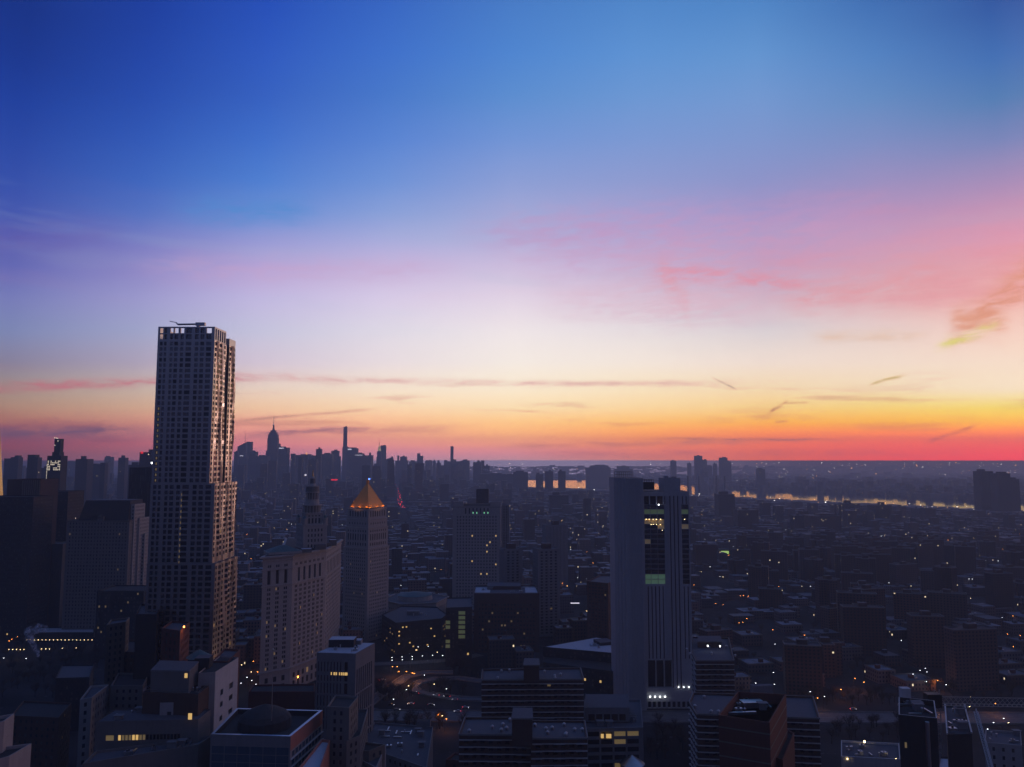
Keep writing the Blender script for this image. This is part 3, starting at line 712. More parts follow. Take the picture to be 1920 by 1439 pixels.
# ------------------------------------------------------------ windowless telephone exchange tower
def exchange_tower():
    D = 612.0
    def X(px, d=D): return at(px, 1000, d).x
    def Z(y, d=D): return at(1240, y, d).z
    t = thing('exchange_tower', 'grey windowless tower with black vertical slots and one strip of glass floors', 'tower', (X(1225), D+20, 0))
    mb = MB(); panes = []; c = M['granite']; rr = random.Random(6)
    xl, xs, xr = X(1156), X(1206), X(1293.5)
    L = xr-xs
    def us(*pp): return [(X(a)-xs, X(b)-xs) for a, b in pp]
    slots3 = [(1256.3, 1258.3), (1263.6, 1265.6), (1270.8, 1272.8)]
    A, B = (xs, D), (xr, D)
    sl2 = [(1280, 1282), (1287, 1289)]
    five = [(1212.8+6.9*k, 1214.8+6.9*k) for k in range(5)]
    wall(mb, panes, A, B, Z(930), Z(922), c, us=[], zs=[])
    wall(mb, panes, A, B, Z(946), Z(930), c, us=us((1207, 1218), (1220, 1231), (1233, 1244), (1246, 1249.5), *slots3, *sl2), zs=[(Z(946)+.01, Z(930)-.3)], depth=1.5, key='glass_red')
    rows = []
    n = 16; za, zb = Z(1096), Z(946.2)
    for k in range(n): rows.append((za+(zb-za)*k/n+.25, za+(zb-za)*(k+1)/n-.05))
    p2 = []; wall(mb, p2, A, B, za, Z(946), c, us=us((1207, 1219.6), (1220, 1232.8), (1233.2, 1246), (1278.5, 1291.5)), zs=rows, depth=.7, key='steel_glass')
    for q in p2:
        px = (q[0][0]-xs)/L; k = int((q[0][2]-za)/(zb-za)*n)
        key = 'lit_g' if k in (0, 1) and px < .6 else ('lit_dim2' if k in (12, 11) and rr.random() < .7 or (k == 8 and px < .2) else 'steel_glass')
        if k == 14: key = 'lit_g2'
        panes.append((q[0], q[1], q[2], q[3], key))
    wall(mb, panes, A, B, Z(1236), za, c, us=us(*five, *sl2), zs=[(Z(1236)+.01, za-1.5)], depth=1.0, key='glass_red')
    wall(mb, panes, A, B, Z(1292), Z(1236), c, us=us((1211, 1225), (1226.6, 1240.4), (1242, 1255)), zs=[(Z(1292)+1, Z(1236)-1)], depth=2.5, key='glass_red')
    wall(mb, panes, A, B, 0, Z(1292), c, us=us(*[(1210+9*k, 1216+9*k) for k in range(9)]), zs=[(.5, 5)], depth=2, key='glass')
    M.setdefault('green_glass', M['lit_g'])
    # narrow slots beside the glass run the full height
    k = MB()
    for a, b in slots3: k.prism([(X(a), D-.004), (X(b), D-.004), (X(b), D+.3), (X(a), D+.3)], Z(1290), Z(930), M['glass_red'])
    k.build('shaft_slot', t)
    f = [A, B, (xr, D+42), (xs, D+42)]
    for i in (1, 2, 3):
        a, b = f[i], f[(i+1) % 4]; mb.face([(*a, 0), (*b, 0), (*b, Z(922)), (*a, Z(922))], c)
    mb.face([(*p, Z(922)) for p in f], M['roof'])
    # left wing, ribbed stone
    zt = Z(897, D-3); rib = [(xl-.5, D+8), (X(1172.5), D-4), (xs, D-4), (xs, D+34), (xl-.5, D+38)]
    mb.prism(rib, 0, zt, c, M['roof'])
    mb.build('wall', t)
    k = MB()
    x = xl
    while x < xs-.6:
        if not (X(1171) < x < X(1175)): k.box(x, (D-4+12*(X(1172.5)-x)/(X(1172.5)-xl) if x < X(1172.5) else D-4)-.25, 0, .9, .5, zt-.5, c)
        x += 1.9
    for a in (1208, 1248, 1251, 1254, 1261, 1268, 1275.5, 1292.8): k.box(X(a), D-.15, Z(1236), .5, .3, Z(930)-Z(1236), c)
    k.build('rib', t)
    windows(t, panes)
    k = MB(); k.prism([(X(1246.5), D+1), (X(1278), D+1), (X(1278), D+22), (X(1246.5), D+22)], Z(922), Z(897), c, M['roof']); k.box(X(1253), D+5, Z(897), 3, 4, 1.7, c); k.box(X(1267), D+5, Z(897), 3.4, 4, 1.2, c); k.build('penthouse', t)
    k = MB(); k.prism([(X(1208), D+8), (X(1232), D+8), (X(1232), D+18), (X(1208), D+18)], Z(919), Z(905), M['dark']); k.build('cooling_plant', t)
    k = MB()
    def cage(x0, x1, y0, y1, z0, z1, nx):
        for yy in (y0, y1):
            for q in range(nx+1): xx = x0+(x1-x0)*q/nx; k.bar((xx, yy, z0), (xx, yy, z1), .13, M['black'], 4)
            for zz in (z0+(z1-z0)*.5, z1): k.bar((x0, yy, zz), (x1, yy, zz), .13, M['black'], 4)
        for zz in (z0+(z1-z0)*.5, z1):
            for xx in (x0, x1): k.bar((xx, y0, zz), (xx, y1, zz), .13, M['black'], 4)
    cage(X(1161), X(1190), D+4, D+24, zt, zt+4.6, 8); cage(X(1208), X(1231), D+8, D+18, Z(905), Z(900), 5); k.build('rooftop_frame', t)
    for a in range(4):
        k = MB(); k.cyl(X(1213.5+9.2*a), D-1.2, 8.5, .42, .7, M['lamp_w'], 8); k.build('entrance_lamp', t)
    for a in range(3):
        k = MB(); k.cyl(X(1266.5+9.4*a), D-.6, Z(1289), .28, .5, M['lamp_w'], 8); k.build('wall_lamp', t)
    k = MB(); k.cyl(X(1236), D-.5, Z(947.5), .42, .7, M['lamp_w'], 8); k.build('strip_lamp', t)
    for a in (1212, 1218, 1225, 1231, 1239, 1284):
        k = MB(); k.cyl(X(a), D-.3, Z(974.5), .16, .3, M['lamp_y'], 6); k.build('ceiling_lamp', t)
    for a, y in ((1221, 984), (1225, 984), (1231, 984), (1238, 984.5), (1242, 995)):
        k = MB(); k.cyl(X(a), D-.3, Z(y), .14, .3, M['lamp_y'], 6); k.build('ceiling_lamp', t)
exchange_tower()
# ------------------------------------------------------------ other large buildings in the middle distance
def H(pts, z): return [tuple(hit(x, y, z)[:2]) for x, y in pts]
def quad_at(x0, x1, y, D, depth, rot=0.0):
    a, b = at(x0, y, D), at(x1, y, D); c, s = math.cos(rot), math.sin(rot); w = b.x-a.x
    return [(a.x, a.y), (a.x+w*c, a.y+w*s), (a.x+w*c-depth*s, a.y+w*s+depth*c), (a.x-depth*s, a.y+depth*c)], a.z

# tall federal building with a green-lit loggia
f, z = quad_at(849, 939, 941, 1000, 34)
t = building('office_tower', 'tall grey office tower with green lit openings under its roof and yellow windows', 'tower', f, z-6, 'lime', pu=3.7, ww=1.4, pz=3.9, wh=1.9, litp=.022, litkey='lit_y', mx=3, topm=11, cornice=(.5, 1.2))
x0, x1 = f[0][0], f[1][0]; k = MB(); panes = []
for a, b in ((0, .22), (.78, 1)): k.box(x0+(x1-x0)*(a+b)/2, 1004, z-6, (x1-x0)*.22, 9, 6.2, M['lime'], 0, M['roof'])
k.box((x0+x1)/2, 1006, z-6, (x1-x0)*.56, 6, 3.5, M['lime_dark'], 0, M['roof_dark']); k.build('roof_pavilion', t)
for q in range(7):
    g = MB(); g.box(x0+(x1-x0)*(.27+.077*q), 999.9, z-15, 1.5, .5, 7.0, M['glass'], 0); g.build('loggia_opening', t)
    if q in (2, 3, 5, 6): g = MB(); g.box(x0+(x1-x0)*(.27+.077*q), 999.55, z-15, .9, .2, 2.2, glow('green_uplight', (.3, .95, .5), .7) if 'green_up' not in M else M['green_up']); g.build('uplight', t)
f, z = quad_at(893, 916, 918, 1300, 24); tag(building('stepped_tower', 'hazy dark tower rising behind the green lit office tower', 'tower', f, z, 'dark', pz=4, pu=4), 'hazy dark tower rising behind the green lit office tower', 'tower')
f, z = quad_at(940, 955, 947, 1060, 26); t = building('slab_tower', 'narrow grey tower with a bright edge beside the green lit office tower', 'tower', f, z, 'concrete', pz=3.4, pu=3.4)
k = MB(); k.box(f[1][0]+.2, f[1][1]-.2, 20, .6, .6, z-22, M['white']); k.build('edge_fin', t)

# brown brick cube with snow on its roof
t = building('police_headquarters', 'dark brown brick cube building with patches of snow on its flat roof', 'building', H([(889, 1113), (1011, 1113), (1003, 1097), (891, 1098)], 56), 56, 'brown', pu=3.1, ww=1.5, pz=3.9, wh=1.7, topm=9, mx=3, litp=.075, litkey='lit_dim')
q = hit(945, 1104, 55); k = MB(); k.box(q.x, q.y+6, 54.9, 34, 24, 3.4, M['brown'], 0, M['roof']); k.build('plant_house', t)
for px, w in ((905, 15), (996, 12)):
    q = hit(px, 1108, 55); k = MB(); k.box(q.x, q.y+4, 54.9, w, 30, .25, M['snow']); k.build('snow_patch', t)
# twin concrete apartment towers and neighbours
for i, (a, b, y, D, lb, mt) in enumerate(((944, 981, 1030, 880, 'concrete apartment tower with dark balcony recesses, nearer the green lit office tower', 'concrete'),
        (1008, 1052, 1030, 850, 'concrete apartment tower with dark recesses behind the snowy roofed brown cube', 'concrete'),
        (1024, 1067, 985, 1150, 'blue-grey blank faced tower in the haze behind the concrete apartment towers', 'concrete'))):
    f, z = quad_at(a, b, y, D, 20, .25); t = building('apartment_tower', lb, 'tower', f, z, mt, pu=5.2, ww=2.6 if i < 2 else .8, pz=3.1, wh=1.8, depth=1.2, topm=2, litp=.01, litkey='lit_dim', mx=2)
    k = MB(); q = ((f[0][0]+f[2][0])/2, (f[0][1]+f[2][1])/2); k.box(q[0], q[1], z-1, 9, 9, 6, M['brown'], .25, M['roof']); k.build('roof_hut', t)
f = [tuple(at(x, 1080, d)[:2]) for x, d in ((1100, 760), (1140, 748), (1153, 770), (1158, 800), (1125, 800))]
t = building('curved_tower', 'brown angled apartment slab just in front of the slotted grey tower', 'tower', f, at(1125, 1090, 760).z, 'brown', pu=3.2, ww=1.7, pz=2.9, wh=1.5, depth=.5, litp=.02, litkey='lit_dim', most=100)
for k_ in range(24): pass

# low polygonal federal office with many lights
f = H([(716, 1152), (742, 1168), (828, 1160), (838, 1152), (820, 1138), (752, 1136)], 30)
t = building('federal_office', 'low faceted office building with many yellow-green lit windows', 'building', f, 30, 'dark', pu=3.6, ww=1.5, pz=3.8, wh=1.2, litp=.075, litkey='lit_y', topm=3)
cx_, cy_ = sum(p[0] for p in f)/6, sum(p[1] for p in f)/6; rooftop(t, cx_, cy_, 28.9, 40, 18, 0, 4, n=5)
f = H([(836, 1140), (885, 1138), (885, 1120), (838, 1121)], 52)
t = building('stair_tower_block', 'dark office annex with green lit glass stairs beside the brown cube', 'building', f, 52, 'dark', pu=3.4, ww=1.5, pz=3.6, litp=.02, topm=4)
rs = random.Random(2)
for px, key in ((840, 'lit_g2'), (866, 'lit_g2')):
    q = at(px, 1150, f[0][1]-.3)
    for j in range(8):
        k = MB(); k.box(q.x, q.y, 46-j*4.2, 6.0 if px == 866 else 4.0, .3, 3.0, M[key if rs.random() < .7 else 'glass']); k.build('stair_glass', t)
# hexagonal courthouse with colonnade
c = at(778, 1112, 905); f = [(c.x+38*math.cos(a*math.pi/3+.25), c.y+38*math.sin(a*math.pi/3+.25)) for a in range(6)]
t = building('hexagonal_courthouse', 'low hexagonal stone courthouse with tall narrow windows behind the pyramid tower', 'building', f, 31, 'lime', pu=3.6, ww=1.3, zs=[(3, 5), (9, 19), (23, 25)], cornice=(.9, 1.6))
k = MB(); k.cyl(c.x, c.y, 29.9, 20, 5, M['lime'], 20, 19); k.cyl(c.x, c.y, 34.9, 19.5, 3, M['copper'], 20, 4); k.build('dome', t)

# glassy tower with vertical stripes
z = 74.0; a, b, c, d = H([(594, 1224), (667, 1226), (703, 1206), (640, 1204)], z)
t = thing('university_tower', 'pale office tower with narrow vertical window stripes and a row of yellow lit windows', 'tower', (*b, 0))
mb = MB(); panes = []; L = (Vector(b)-Vector(a)).length; st = M['concrete']
def frac(us, L): return [(p*L, q*L) for p, q in us]
us = frac([(.03+.082*k, .03+.082*k+.028) for k in range(8)]+[(.715, .80)], L)
wall(mb, panes, a, b, 30, 61.5, st, us=us, zs=[(31, 36), (37, 43), (44, 50), (51, 57), (58, 61.4)], depth=.8, key='glass_red')
wall(mb, panes, a, b, 61.5, 63.3, st, us=frac([(.37, .40), (.44, .48), (.49, .53), (.58, .61), (.63, .67), (.68, .71), (.72, .80)], L), zs=[(61.55, 63.2)], key='lit_y')
wall(mb, panes, a, b, 63.3, z, st, us=us, zs=[(63.4, 69.0)], depth=.8, key='glass_red'); mb.face([(*a, 0), (*b, 0), (*b, 30), (*a, 30)], st)
L2 = (Vector(c)-Vector(b)).length
wall(mb, panes, b, c, 14, z, st, us=frac([(.06+.105*k, .06+.105*k+.055) for k in range(7)]+[(.80, .86)], L2), zs=[(15, 26), (27, 38), (39, 50), (51, 64.5)], depth=.8, key='glass')
for p, q in ((b, c),): mb.face([(*p, 0), (*q, 0), (*q, 14), (*p, 14)], st)
for p, q in ((c, d), (d, a)): mb.face([(*p, 0), (*q, 0), (*q, z), (*p, z)], st)
mb.face([(*p, z-.01) for p in inset([a, b, c, d], .5)], M['snow']); k4 = [a, b, c, d]; i4 = inset(k4, .5)
for i in range(4): mb.face([(*k4[i], z), (*k4[(i+1) % 4], z), (*i4[(i+1) % 4], z), (*i4[i], z)], st)
mb.build('wall', t); windows(t, panes)
q = hit(640, 1214, z); k = MB(); k.box(q.x, q.y+4, z, 15, 9, 4.5, M['dark'], 0, M['snow']); k.build('plant_house', t)
q = hit(662, 1210, z); k = MB(); k.box(q.x, q.y+4, z, 9, 6, 2.5, M['concrete'], 0, M['snow']); k.build('roof_hut', t)

# triangular school with a snow covered roof
f = H([(1018, 1213), (1164, 1226), (1150, 1200), (1118, 1195)], 27)
t = building('school', 'low dark wedge shaped building with a snow covered triangular roof and a red sign', 'building', f, 27, 'dark', pu=3.6, ww=1.6, pz=3.6, litp=.01, roof='snow', parapet=.35)
q = hit(1156, 1216, 30); k = MB(); k.box(q.x, q.y, 28.5, 4.6, .4, 1.7, M['neon_r']); k.build('red_sign', t)
q = hit(1132, 1206, 27); k = MB(); k.box(q.x, q.y, 26.7, 13, 15, 2.4, M['dark'], .3, M['roof']); k.build('roof_hut', t)
f = H([(1165, 1240), (1200, 1238), (1204, 1215), (1172, 1214)], 20); building('low_block', 'small dark block squeezed between the wedge building and the slotted grey tower', 'building', f, 20, 'dark', roof='snow')
f = H([(1018, 1242), (1172, 1262), (1164, 1227), (1018, 1214)], 20)
t = building('school_wing', 'dark lower wing in front of the snow roofed wedge building with stacked lit windows', 'building', f, 20, 'dark', pu=3.3, ww=1.6, pz=3.3, litp=.01, roof='roof_dark')
for j in range(3):
    q = at(1157.5, 1270+8.7*j, f[1][1]-1.3); k = MB(); k.box(q.x, q.y, q.z, 2.0, .3, 1.9, M['lit_y']); k.build('window', t)

# Southbridge style slabs with pale balcony edges
def housing_slab(label, corners, h, hut=None, seed=0, bays=5, mat='brown', clut='metal', group=None):
    f = ccw([tuple(p[:2]) for p in corners]); rr = random.Random(seed)
    t = building('apartment_slab', label, 'apartment block', f, h, mat, pu=3.5, ww=1.9, pz=2.9, wh=1.5, depth=1.3, key='glass_red', litp=.004, litkey='lit_dim', topm=1.9, parapet=.9, most=100, group=group)
    n = len(f)
    for i in range(n):
        a, b = Vector(f[i]), Vector(f[(i+1) % n]); d = b-a; L = d.length; u = d/L; nr = Vector((u.y, -u.x))
        if nr.dot(-((a+b)/2).normalized()) < .05: continue
        nz = int((h-2)/2.9)
        for j in range(nz):
            zz = h-1.9-2.9*(j+1)+2.2
            if zz < 10: break
            k = MB(); x = 0.0; bi = 0
            while x < L-.2:
                w = min(L-x, L/bays); off = .9 if bi % 2 == 0 else .45
                p = a+u*(x+w/2)+nr*(off/2); k.box(p.x, p.y, zz, w-.02, off, .32, M['balc'], math.atan2(u.y, u.x)); x += w; bi += 1
            k.build('balcony', t)
    cx, cy = sum(p[0] for p in f)/n, sum(p[1] for p in f)/n; W_ = max(p[0] for p in f)-min(p[0] for p in f); D_ = max(p[1] for p in f)-min(p[1] for p in f)
    rr = random.Random(seed)
    for q in range(9):
        x, y = cx+W_*rr.uniform(-.42, .42), cy+D_*rr.uniform(-.36, .36); k = MB()
        k.cyl(x, y, h-.9, .55, 1.1, M[clut], 8); k.cyl(x, y, h+.2, .85, .5, M['white'], 8, .3); k.build('roof_vent', t)
    k = MB(); out = inset(f, -.35)
    for i in range(n):
        j = (i+1) % n; k.face([(*f[i], h+.01), (*out[i], h+.01), (*out[j], h+.01), (*f[j], h+.01)][::-1], M['kerb']); k.face([(*out[i], h-.7), (*out[j], h-.7), (*out[j], h+.01), (*out[i], h+.01)], M['kerb'])
    k.build('coping', t)
    if hut:
        a = H(hut[0], hut[1]); k = MB(); k.prism(ccw(a), h-.8, hut[1], M[mat], M['roof']); o = inset(ccw(a), -.3); k.prism(o, hut[1]-.5, hut[1]+.1, M['kerb'], M['roof']); k.build('lift_house', t)
    return t
A70 = 70
housing_slab('brown balcony slab behind the expressway bend with a tall lift house in its middle', H([(903, 1274), (1094, 1273), (1088, 1252), (905, 1255)], A70), A70, ([(982, 1247), (1011, 1247), (1010, 1235), (984, 1235)], 78), 1, 7)
housing_slab('brown balcony slab with the taller lift house, below the other in the picture', H([(861, 1376), (995, 1377), (996, 1345), (872, 1345)], A70), A70, ([(960, 1347), (998, 1347), (997, 1328), (963, 1328)], 80), 2, 5)
housing_slab('eastern half of the lower brown balcony slab, its roof carrying a white lamp', H([(995.5, 1384), (1101, 1383), (1096, 1351), (996.5, 1351)], A70), A70, None, 3, 5)
housing_slab('brown balcony slab under a blue-grey roof just behind the brick red tower', H([(1293, 1316), (1307, 1338), (1536, 1346), (1524, 1306), (1300, 1299)], A70), A70, None, 4, 7)
t = housing_slab('farther balcony slab with lit roof hut right beside the slotted grey tower', H([(1297, 1222), (1305, 1238), (1376, 1238), (1366, 1196), (1298, 1194)], A70), A70, ([(1308, 1203), (1353, 1203), (1350, 1193), (1310, 1193)], 73), 5, 3)
def lamp_on(parent, px, py, z, key='lamp_w', r=.35):
    q = hit(px, py, z); k = MB(); k.cyl(q.x, q.y, z-r, r, r*2, M[key], 8); k.build('roof_lamp', parent)
for px, py in ((1327, 1201), (1327, 1211.5), (1350, 1212)): lamp_on(t, px, py, 72.5)

# flat topped office with a deep plant storey
f = H([(1094, 1366), (1206, 1364), (1201, 1312), (1096, 1312)], 45)
t = building('office_block', 'flat roofed office with glazed bays, some lit yellow, below the slotted grey tower', 'building', f, 45, 'concrete', pu=7.0, ww=6.1, pz=4.0, wh=2.6, depth=1.0, litp=.12, litkey='lit_dim', mx=.4, topm=1.2)
f2 = H([(1096, 1327), (1180, 1327), (1178, 1302), (1098, 1302)], 52); k = MB(); pn = []
f2 = ccw(f2)
for i in range(4): wall(k, pn, f2[i], f2[(i+1) % 4], 44.5, 52, M['concrete'], pu=4.2, ww=3.4, zs=[(45, 48.5)], depth=.6, key='glass_red')
k.face([(*p, 52) for p in f2], M['roof']); k.build('plant_storey', t); windows(t, pn, 20)
for a_, b_ in ((1127, 1132), (1137, 1146)):
    q = at((a_+b_)/2, 1381, f[0][1]-.5); w = (b_-a_)/FOC*f[0][1]; k = MB(); k.box(q.x, q.y+.35, q.z-1, w, .5, 2.0, M['lit_y']); k.build('window', t)

# low plaza roofs
t = building('low_hall', 'broad low blue-grey flat roofed hall beside the striped tower', 'building', H([(668, 1395), (800, 1440), (812, 1363), (702, 1354)], 24), 24, 'concrete', pz=4, pu=4, roof='roof')
q = hit(800, 1362, 24); k = MB(); k.box(q.x-2, q.y+3, 23, 8, 6, 3.5, M['concrete'], 0, M['roof_dark']); k.build('roof_hut', t)
building('low_hall', 'dark courtyard block in the lower middle with a snowy edge', 'building', H([(612, 1409), (692, 1408), (722, 1396), (640, 1386)], 50), 50, 'tan', pz=4, pu=4, roof='roof_dark')
t = building('terrace_block', 'small block with a sunlit pinkish wall next to the striped tower', 'building', H([(676, 1425), (706, 1440), (724, 1397), (700, 1392)], 46), 46, 'pale', pz=4, pu=4, roof='roof')
building('brick_hut', 'little brick stair block with a pale rim near the lower brown balcony slab', 'building', H([(836, 1424), (868, 1427), (884, 1414), (852, 1411)], 44), 44, 'brick', pz=4, pu=4, roof='roof_dark')
t = building('stone_block', 'small stone block with a dark flat hut standing before the striped tower', 'building', H([(613, 1325), (655, 1327), (672, 1306), (628, 1304)], 76), 76, 'lime_dark', pu=3, ww=1.2, pz=3.5, roof='roof_dark')
building('stone_block', 'lower stone wing with a pale right wall in front of the striped tower', 'building', H([(650, 1390), (676, 1379), (690, 1330), (664, 1330)], 62), 62, 'lime_dark', pu=3, ww=1.2, pz=3.5, roof='roof_dark')
building('theatre_block', 'wide dark red block in front of the civic tower', 'building', H([(466, 1297), (590, 1297), (590, 1282), (474, 1284)], 40), 40, 'brick', walls=False, roof='roof_dark')
t = building('low_block', 'low roof with green light painted on at the bottom edge of the view', 'building', H([(950, 1440), (990, 1440), (998, 1424), (958, 1419)], 32), 32, 'dark', roof='copper')  # green light falling on this roof, painted with the copper colour
building('low_block', 'low grey roof at the bottom edge before the lower brown balcony slabs', 'building', H([(1000, 1446), (1048, 1446), (1054, 1424), (1006, 1422)], 30), 30, 'concrete', roof='roof')
building('low_block', 'low dark roof at the bottom edge beside the glazed office', 'building', H([(1052, 1449), (1092, 1451), (1099, 1428), (1058, 1427)], 32), 32, 'dark', roof='roof')
c = hit(1185, 1424, 30); t = thing('round_pavilion', 'round pavilion under a shallow pale conical roof', 'pavilion', (c.x, c.y, 0)); k = MB(); k.cyl(c.x, c.y, 0, 6.1, 28, M['tan'], 24); k.build('wall', t); k = MB(); k.cyl(c.x, c.y, 28, 6.6, 4.2, M['metal'], 24, .2); k.build('conical_roof', t)

# brick red tower with a sunken roof
f = H([(1347, 1341), (1443, 1355), (1474, 1302), (1383, 1297)], 90)
t = building('brick_tower', 'dark red brick tower with horizontal bands and sunken plant roof', 'tower', f, 90, 'brick', walls=False, parapet=4.0, roof='roof_dark')
for j in range(7):
    k = MB(); k.prism(inset(ccw(f), -.12), 86-j*5.2-.5, 86-j*5.2, M['tan']); k.build('band_course', t)
q = hit(1410, 1325, 86); k = MB(); k.box(q.x, q.y, 86, 9, 5, 2.2, M['metal'], .1); k.build('cooling_unit', t)
q = hit(1390, 1340, 86); k = MB(); k.box(q.x, q.y, 86, 12, 1.2, 1.0, M['metal'], .1); k.build('duct', t)
q = hit(1430, 1305, 86); k = MB(); k.box(q.x, q.y+1, 86, 9, 3, 4.2, M['concrete'], .1, M['roof']); k.build('roof_hut', t)
f = H([(1452, 1420), (1468, 1425), (1489, 1375), (1474, 1366)], 74); building('brick_wing', 'lower brick wing against the east side of the dark red tower', 'building', f, 74, 'brick', walls=False, roof='roof_dark')

# the four foreground corner buildings
f = H([(395, 1377), (545, 1381), (605, 1332), (443, 1328)], 70)
t = thing('corner_office', 'near office block with a salmon band, blue glass wall and dark mound on its roof', 'building', (f[0][0]+15, f[0][1]+15, 0))
mb = MB(); panes = []; a, b, c, d = f; L = (Vector(b)-Vector(a)).length
wall(mb, panes, a, b, 0, 70, M['concrete'], pu=5.6, ww=5.3, pz=3.3, wh=3.05, topm=4.6, depth=.12, key='glass_blue', mx=.3)
L = (Vector(c)-Vector(b)).length
wall(mb, panes, b, c, 0, 64, M['pale'], pu=3.6, ww=3.1, pz=3.3, wh=2.3, topm=.3, depth=.25, key='glass_blue', mx=.2)
mb.face([(*b, 64), (*c, 64), (*c, 70), (*b, 70)], M['coral'])
for p, q in ((c, d), (d, a)): mb.face([(*p, 0), (*q, 0), (*q, 70), (*p, 70)], M['concrete'])
i4 = inset(f, 1.3)
for i in range(4):
    j = (i+1) % 4; mb.face([(*f[i], 70), (*f[j], 70), (*i4[j], 70), (*i4[i], 70)], M['metal']); mb.face([(*i4[i], 70), (*i4[j], 70), (*i4[j], 67.6), (*i4[i], 67.6)], M['dark'])
mb.build('wall', t); k = MB(); k.face([(*p, 67.6) for p in i4], M['roof_dark']); k.build('roof', t); windows(t, panes)
for j in range(5):
    u = (Vector(c)-Vector(b)).normalized(); nr = Vector((u.y, -u.x)); m_ = (Vector(b)+Vector(c))/2+nr*.35; k = MB(); k.box(m_.x, m_.y, 60.4-3.3*j, L, .7, .25, M['white'], math.atan2(u.y, u.x)); k.build('sun_shade', t)
q = (Vector(a)+Vector(b)+Vector(c)+Vector(d))/4; k = MB(); black = M['dark']
n = 20
for (r0, z0, r1, z1) in ((11.5, 67.6, 11.3, 71.6), (11.3, 71.6, 9.4, 73.6), (9.4, 73.6, 6.0, 75.4), (6.0, 75.4, .3, 77.4)): k.cyl(q.x-.5, q.y+.5, z0, r0, z1-z0, M['roof_dark'], n, r1)
k.build('rounded_plant_cover', t)
fp = at(510, 1318, 352); fz = at(510, 1220, 352).z; k = MB(); k.bar((fp.x, 352, 74), (fp.x, 352, fz), .20, M['metal'], 6, .11); k.cyl(fp.x, 352, fz, .4, .6, M['metal'], 8); tag(k.build('flagpole'), 'tall bare flagpole rising over the mound on the corner office roof', 'flagpole')
f = H([(560, 1440), (600, 1442), (619, 1388), (603, 1386)], 62); building('salmon_block', 'narrow salmon walled block tucked against the corner office', 'building', f, 62, 'coral', walls=False, roof='snow')
# white building with a stepped side
hi = H([(372, 1262), (404, 1260), (447, 1233), (412, 1230)], 86); lo = H([(300, 1318), (370, 1316), (404, 1292), (330, 1290)], 76)
t = thing('white_stepped_building', 'white walled building stepping down, its pale side wall dotted with square windows', 'building', (*hi[1], 0))
mb = MB(); panes = []
wall(mb, panes, hi[1], hi[2], 0, 86, M['white'], us=[(6.5, 9.7), (17, 21.5)], zs=[(26+5*k, 28.4+5*k) for k in range(8)]+[(67.5, 70), (73, 75.8)], depth=.4)
for p, q in ((hi[0], hi[1]), (hi[2], hi[3]), (hi[3], hi[0])): mb.face([(*p, 0), (*q, 0), (*q, 86), (*p, 86)], M['pale'])
mb.face([(*p, 85.2) for p in hi], M['roof_dark'])
wall(mb, panes, lo[1], lo[2], 0, 76, M['white'], us=[(2.2, 3.4), (7, 9)], zs=[(56, 58.6), (64.8, 67.4)], depth=.4)
wall(mb, panes, lo[0], lo[1], 0, 76, M['pale'], pu=4, ww=1.8, pz=4, wh=1.8, depth=.3, topm=3)
for p, q in ((lo[2], lo[3]), (lo[3], lo[0])): mb.face([(*p, 0), (*q, 0), (*q, 76), (*p, 76)], M['pale'])
mb.face([(*p, 75.2) for p in lo], M['roof_dark']); mb.build('wall', t); windows(t, panes)
q = hit(385, 1246, 86); k = MB(); k.box(q.x, q.y-2, 85.2, 7, 7, 5, M['dark'], .1, M['roof']); k.build('roof_hut', t)
t = building('penthouse_block', 'dark block with a railed terrace and a roof hut lit by one yellow window', 'building', H([(268, 1298), (372, 1302), (392, 1286), (290, 1284)], 80), 80, 'brown', pu=6, ww=2, pz=5, wh=1.6, roof='roof_dark', topm=13)
g = H([(283, 1257), (355, 1258), (372, 1241), (300, 1239)], 89.5); k = MB(); pn = []; g = ccw(g)
for i in range(4): wall(k, pn, g[i], g[(i+1) % 4], 79, 89.5, M['lime_dark'], us=[], zs=[])
k.face([(*p, 89) for p in g], M['roof']); k.prism(inset(g, -.15), 88.9, 89.6, M['kerb'], M['roof']); k.build('roof_hut', t)
q = at(349, 1267, g[0][1]-.8 if g[0][1] < 400 else g[1][1]-.8); k = MB(); k.box(q.x, q.y, q.z-1, 1.3, .5, 2, M['lit_y']); k.build('window', t)
k = MB(); fr_ = H([(268, 1298), (372, 1302), (392, 1286), (290, 1284)], 80)
for i in range(4):
    p, q = Vector(fr_[i]), Vector(fr_[(i+1) % 4])
    for zz in (80.6, 81.2): k.bar((*p, zz), (*q, zz), .06, M['metal'], 4)
k.build('railing', t)
# office with a strip of lit windows
f = H([(180, 1353), (372, 1349), (395, 1330), (215, 1330)], 71); t = thing('strip_window_office', 'grey office wall with one strip of warm yellow lit windows', 'building', (*f[0], 0))
mb = MB(); panes = []; f = ccw(f); n = 4
for i in range(4):
    p, q = Vector(f[i]), Vector(f[(i+1) % 4]); L = (q-p).length
    if (q-p).x > 10:
        us = [(L*(.22+.034*k), L*(.22+.034*k+.028)) for k in range(18)]; us = [(L*.10, L*.18)]+us
        wall(mb, panes, p, q, 0, 71, M['lime_dark'], us=us, zs=[(53.2-4.0*k-0, 55.3-4.0*k) for k in range(10, -1, -1)]+[(62.6, 64.9)], depth=.5, key='glass')
    else: mb.face([(*p, 0), (*q, 0), (*q, 71), (*p, 71)], M['lime_dark'])
mb.face([(*p, 70.4) for p in f], M['roof']); mb.build('wall', t)
pn = []
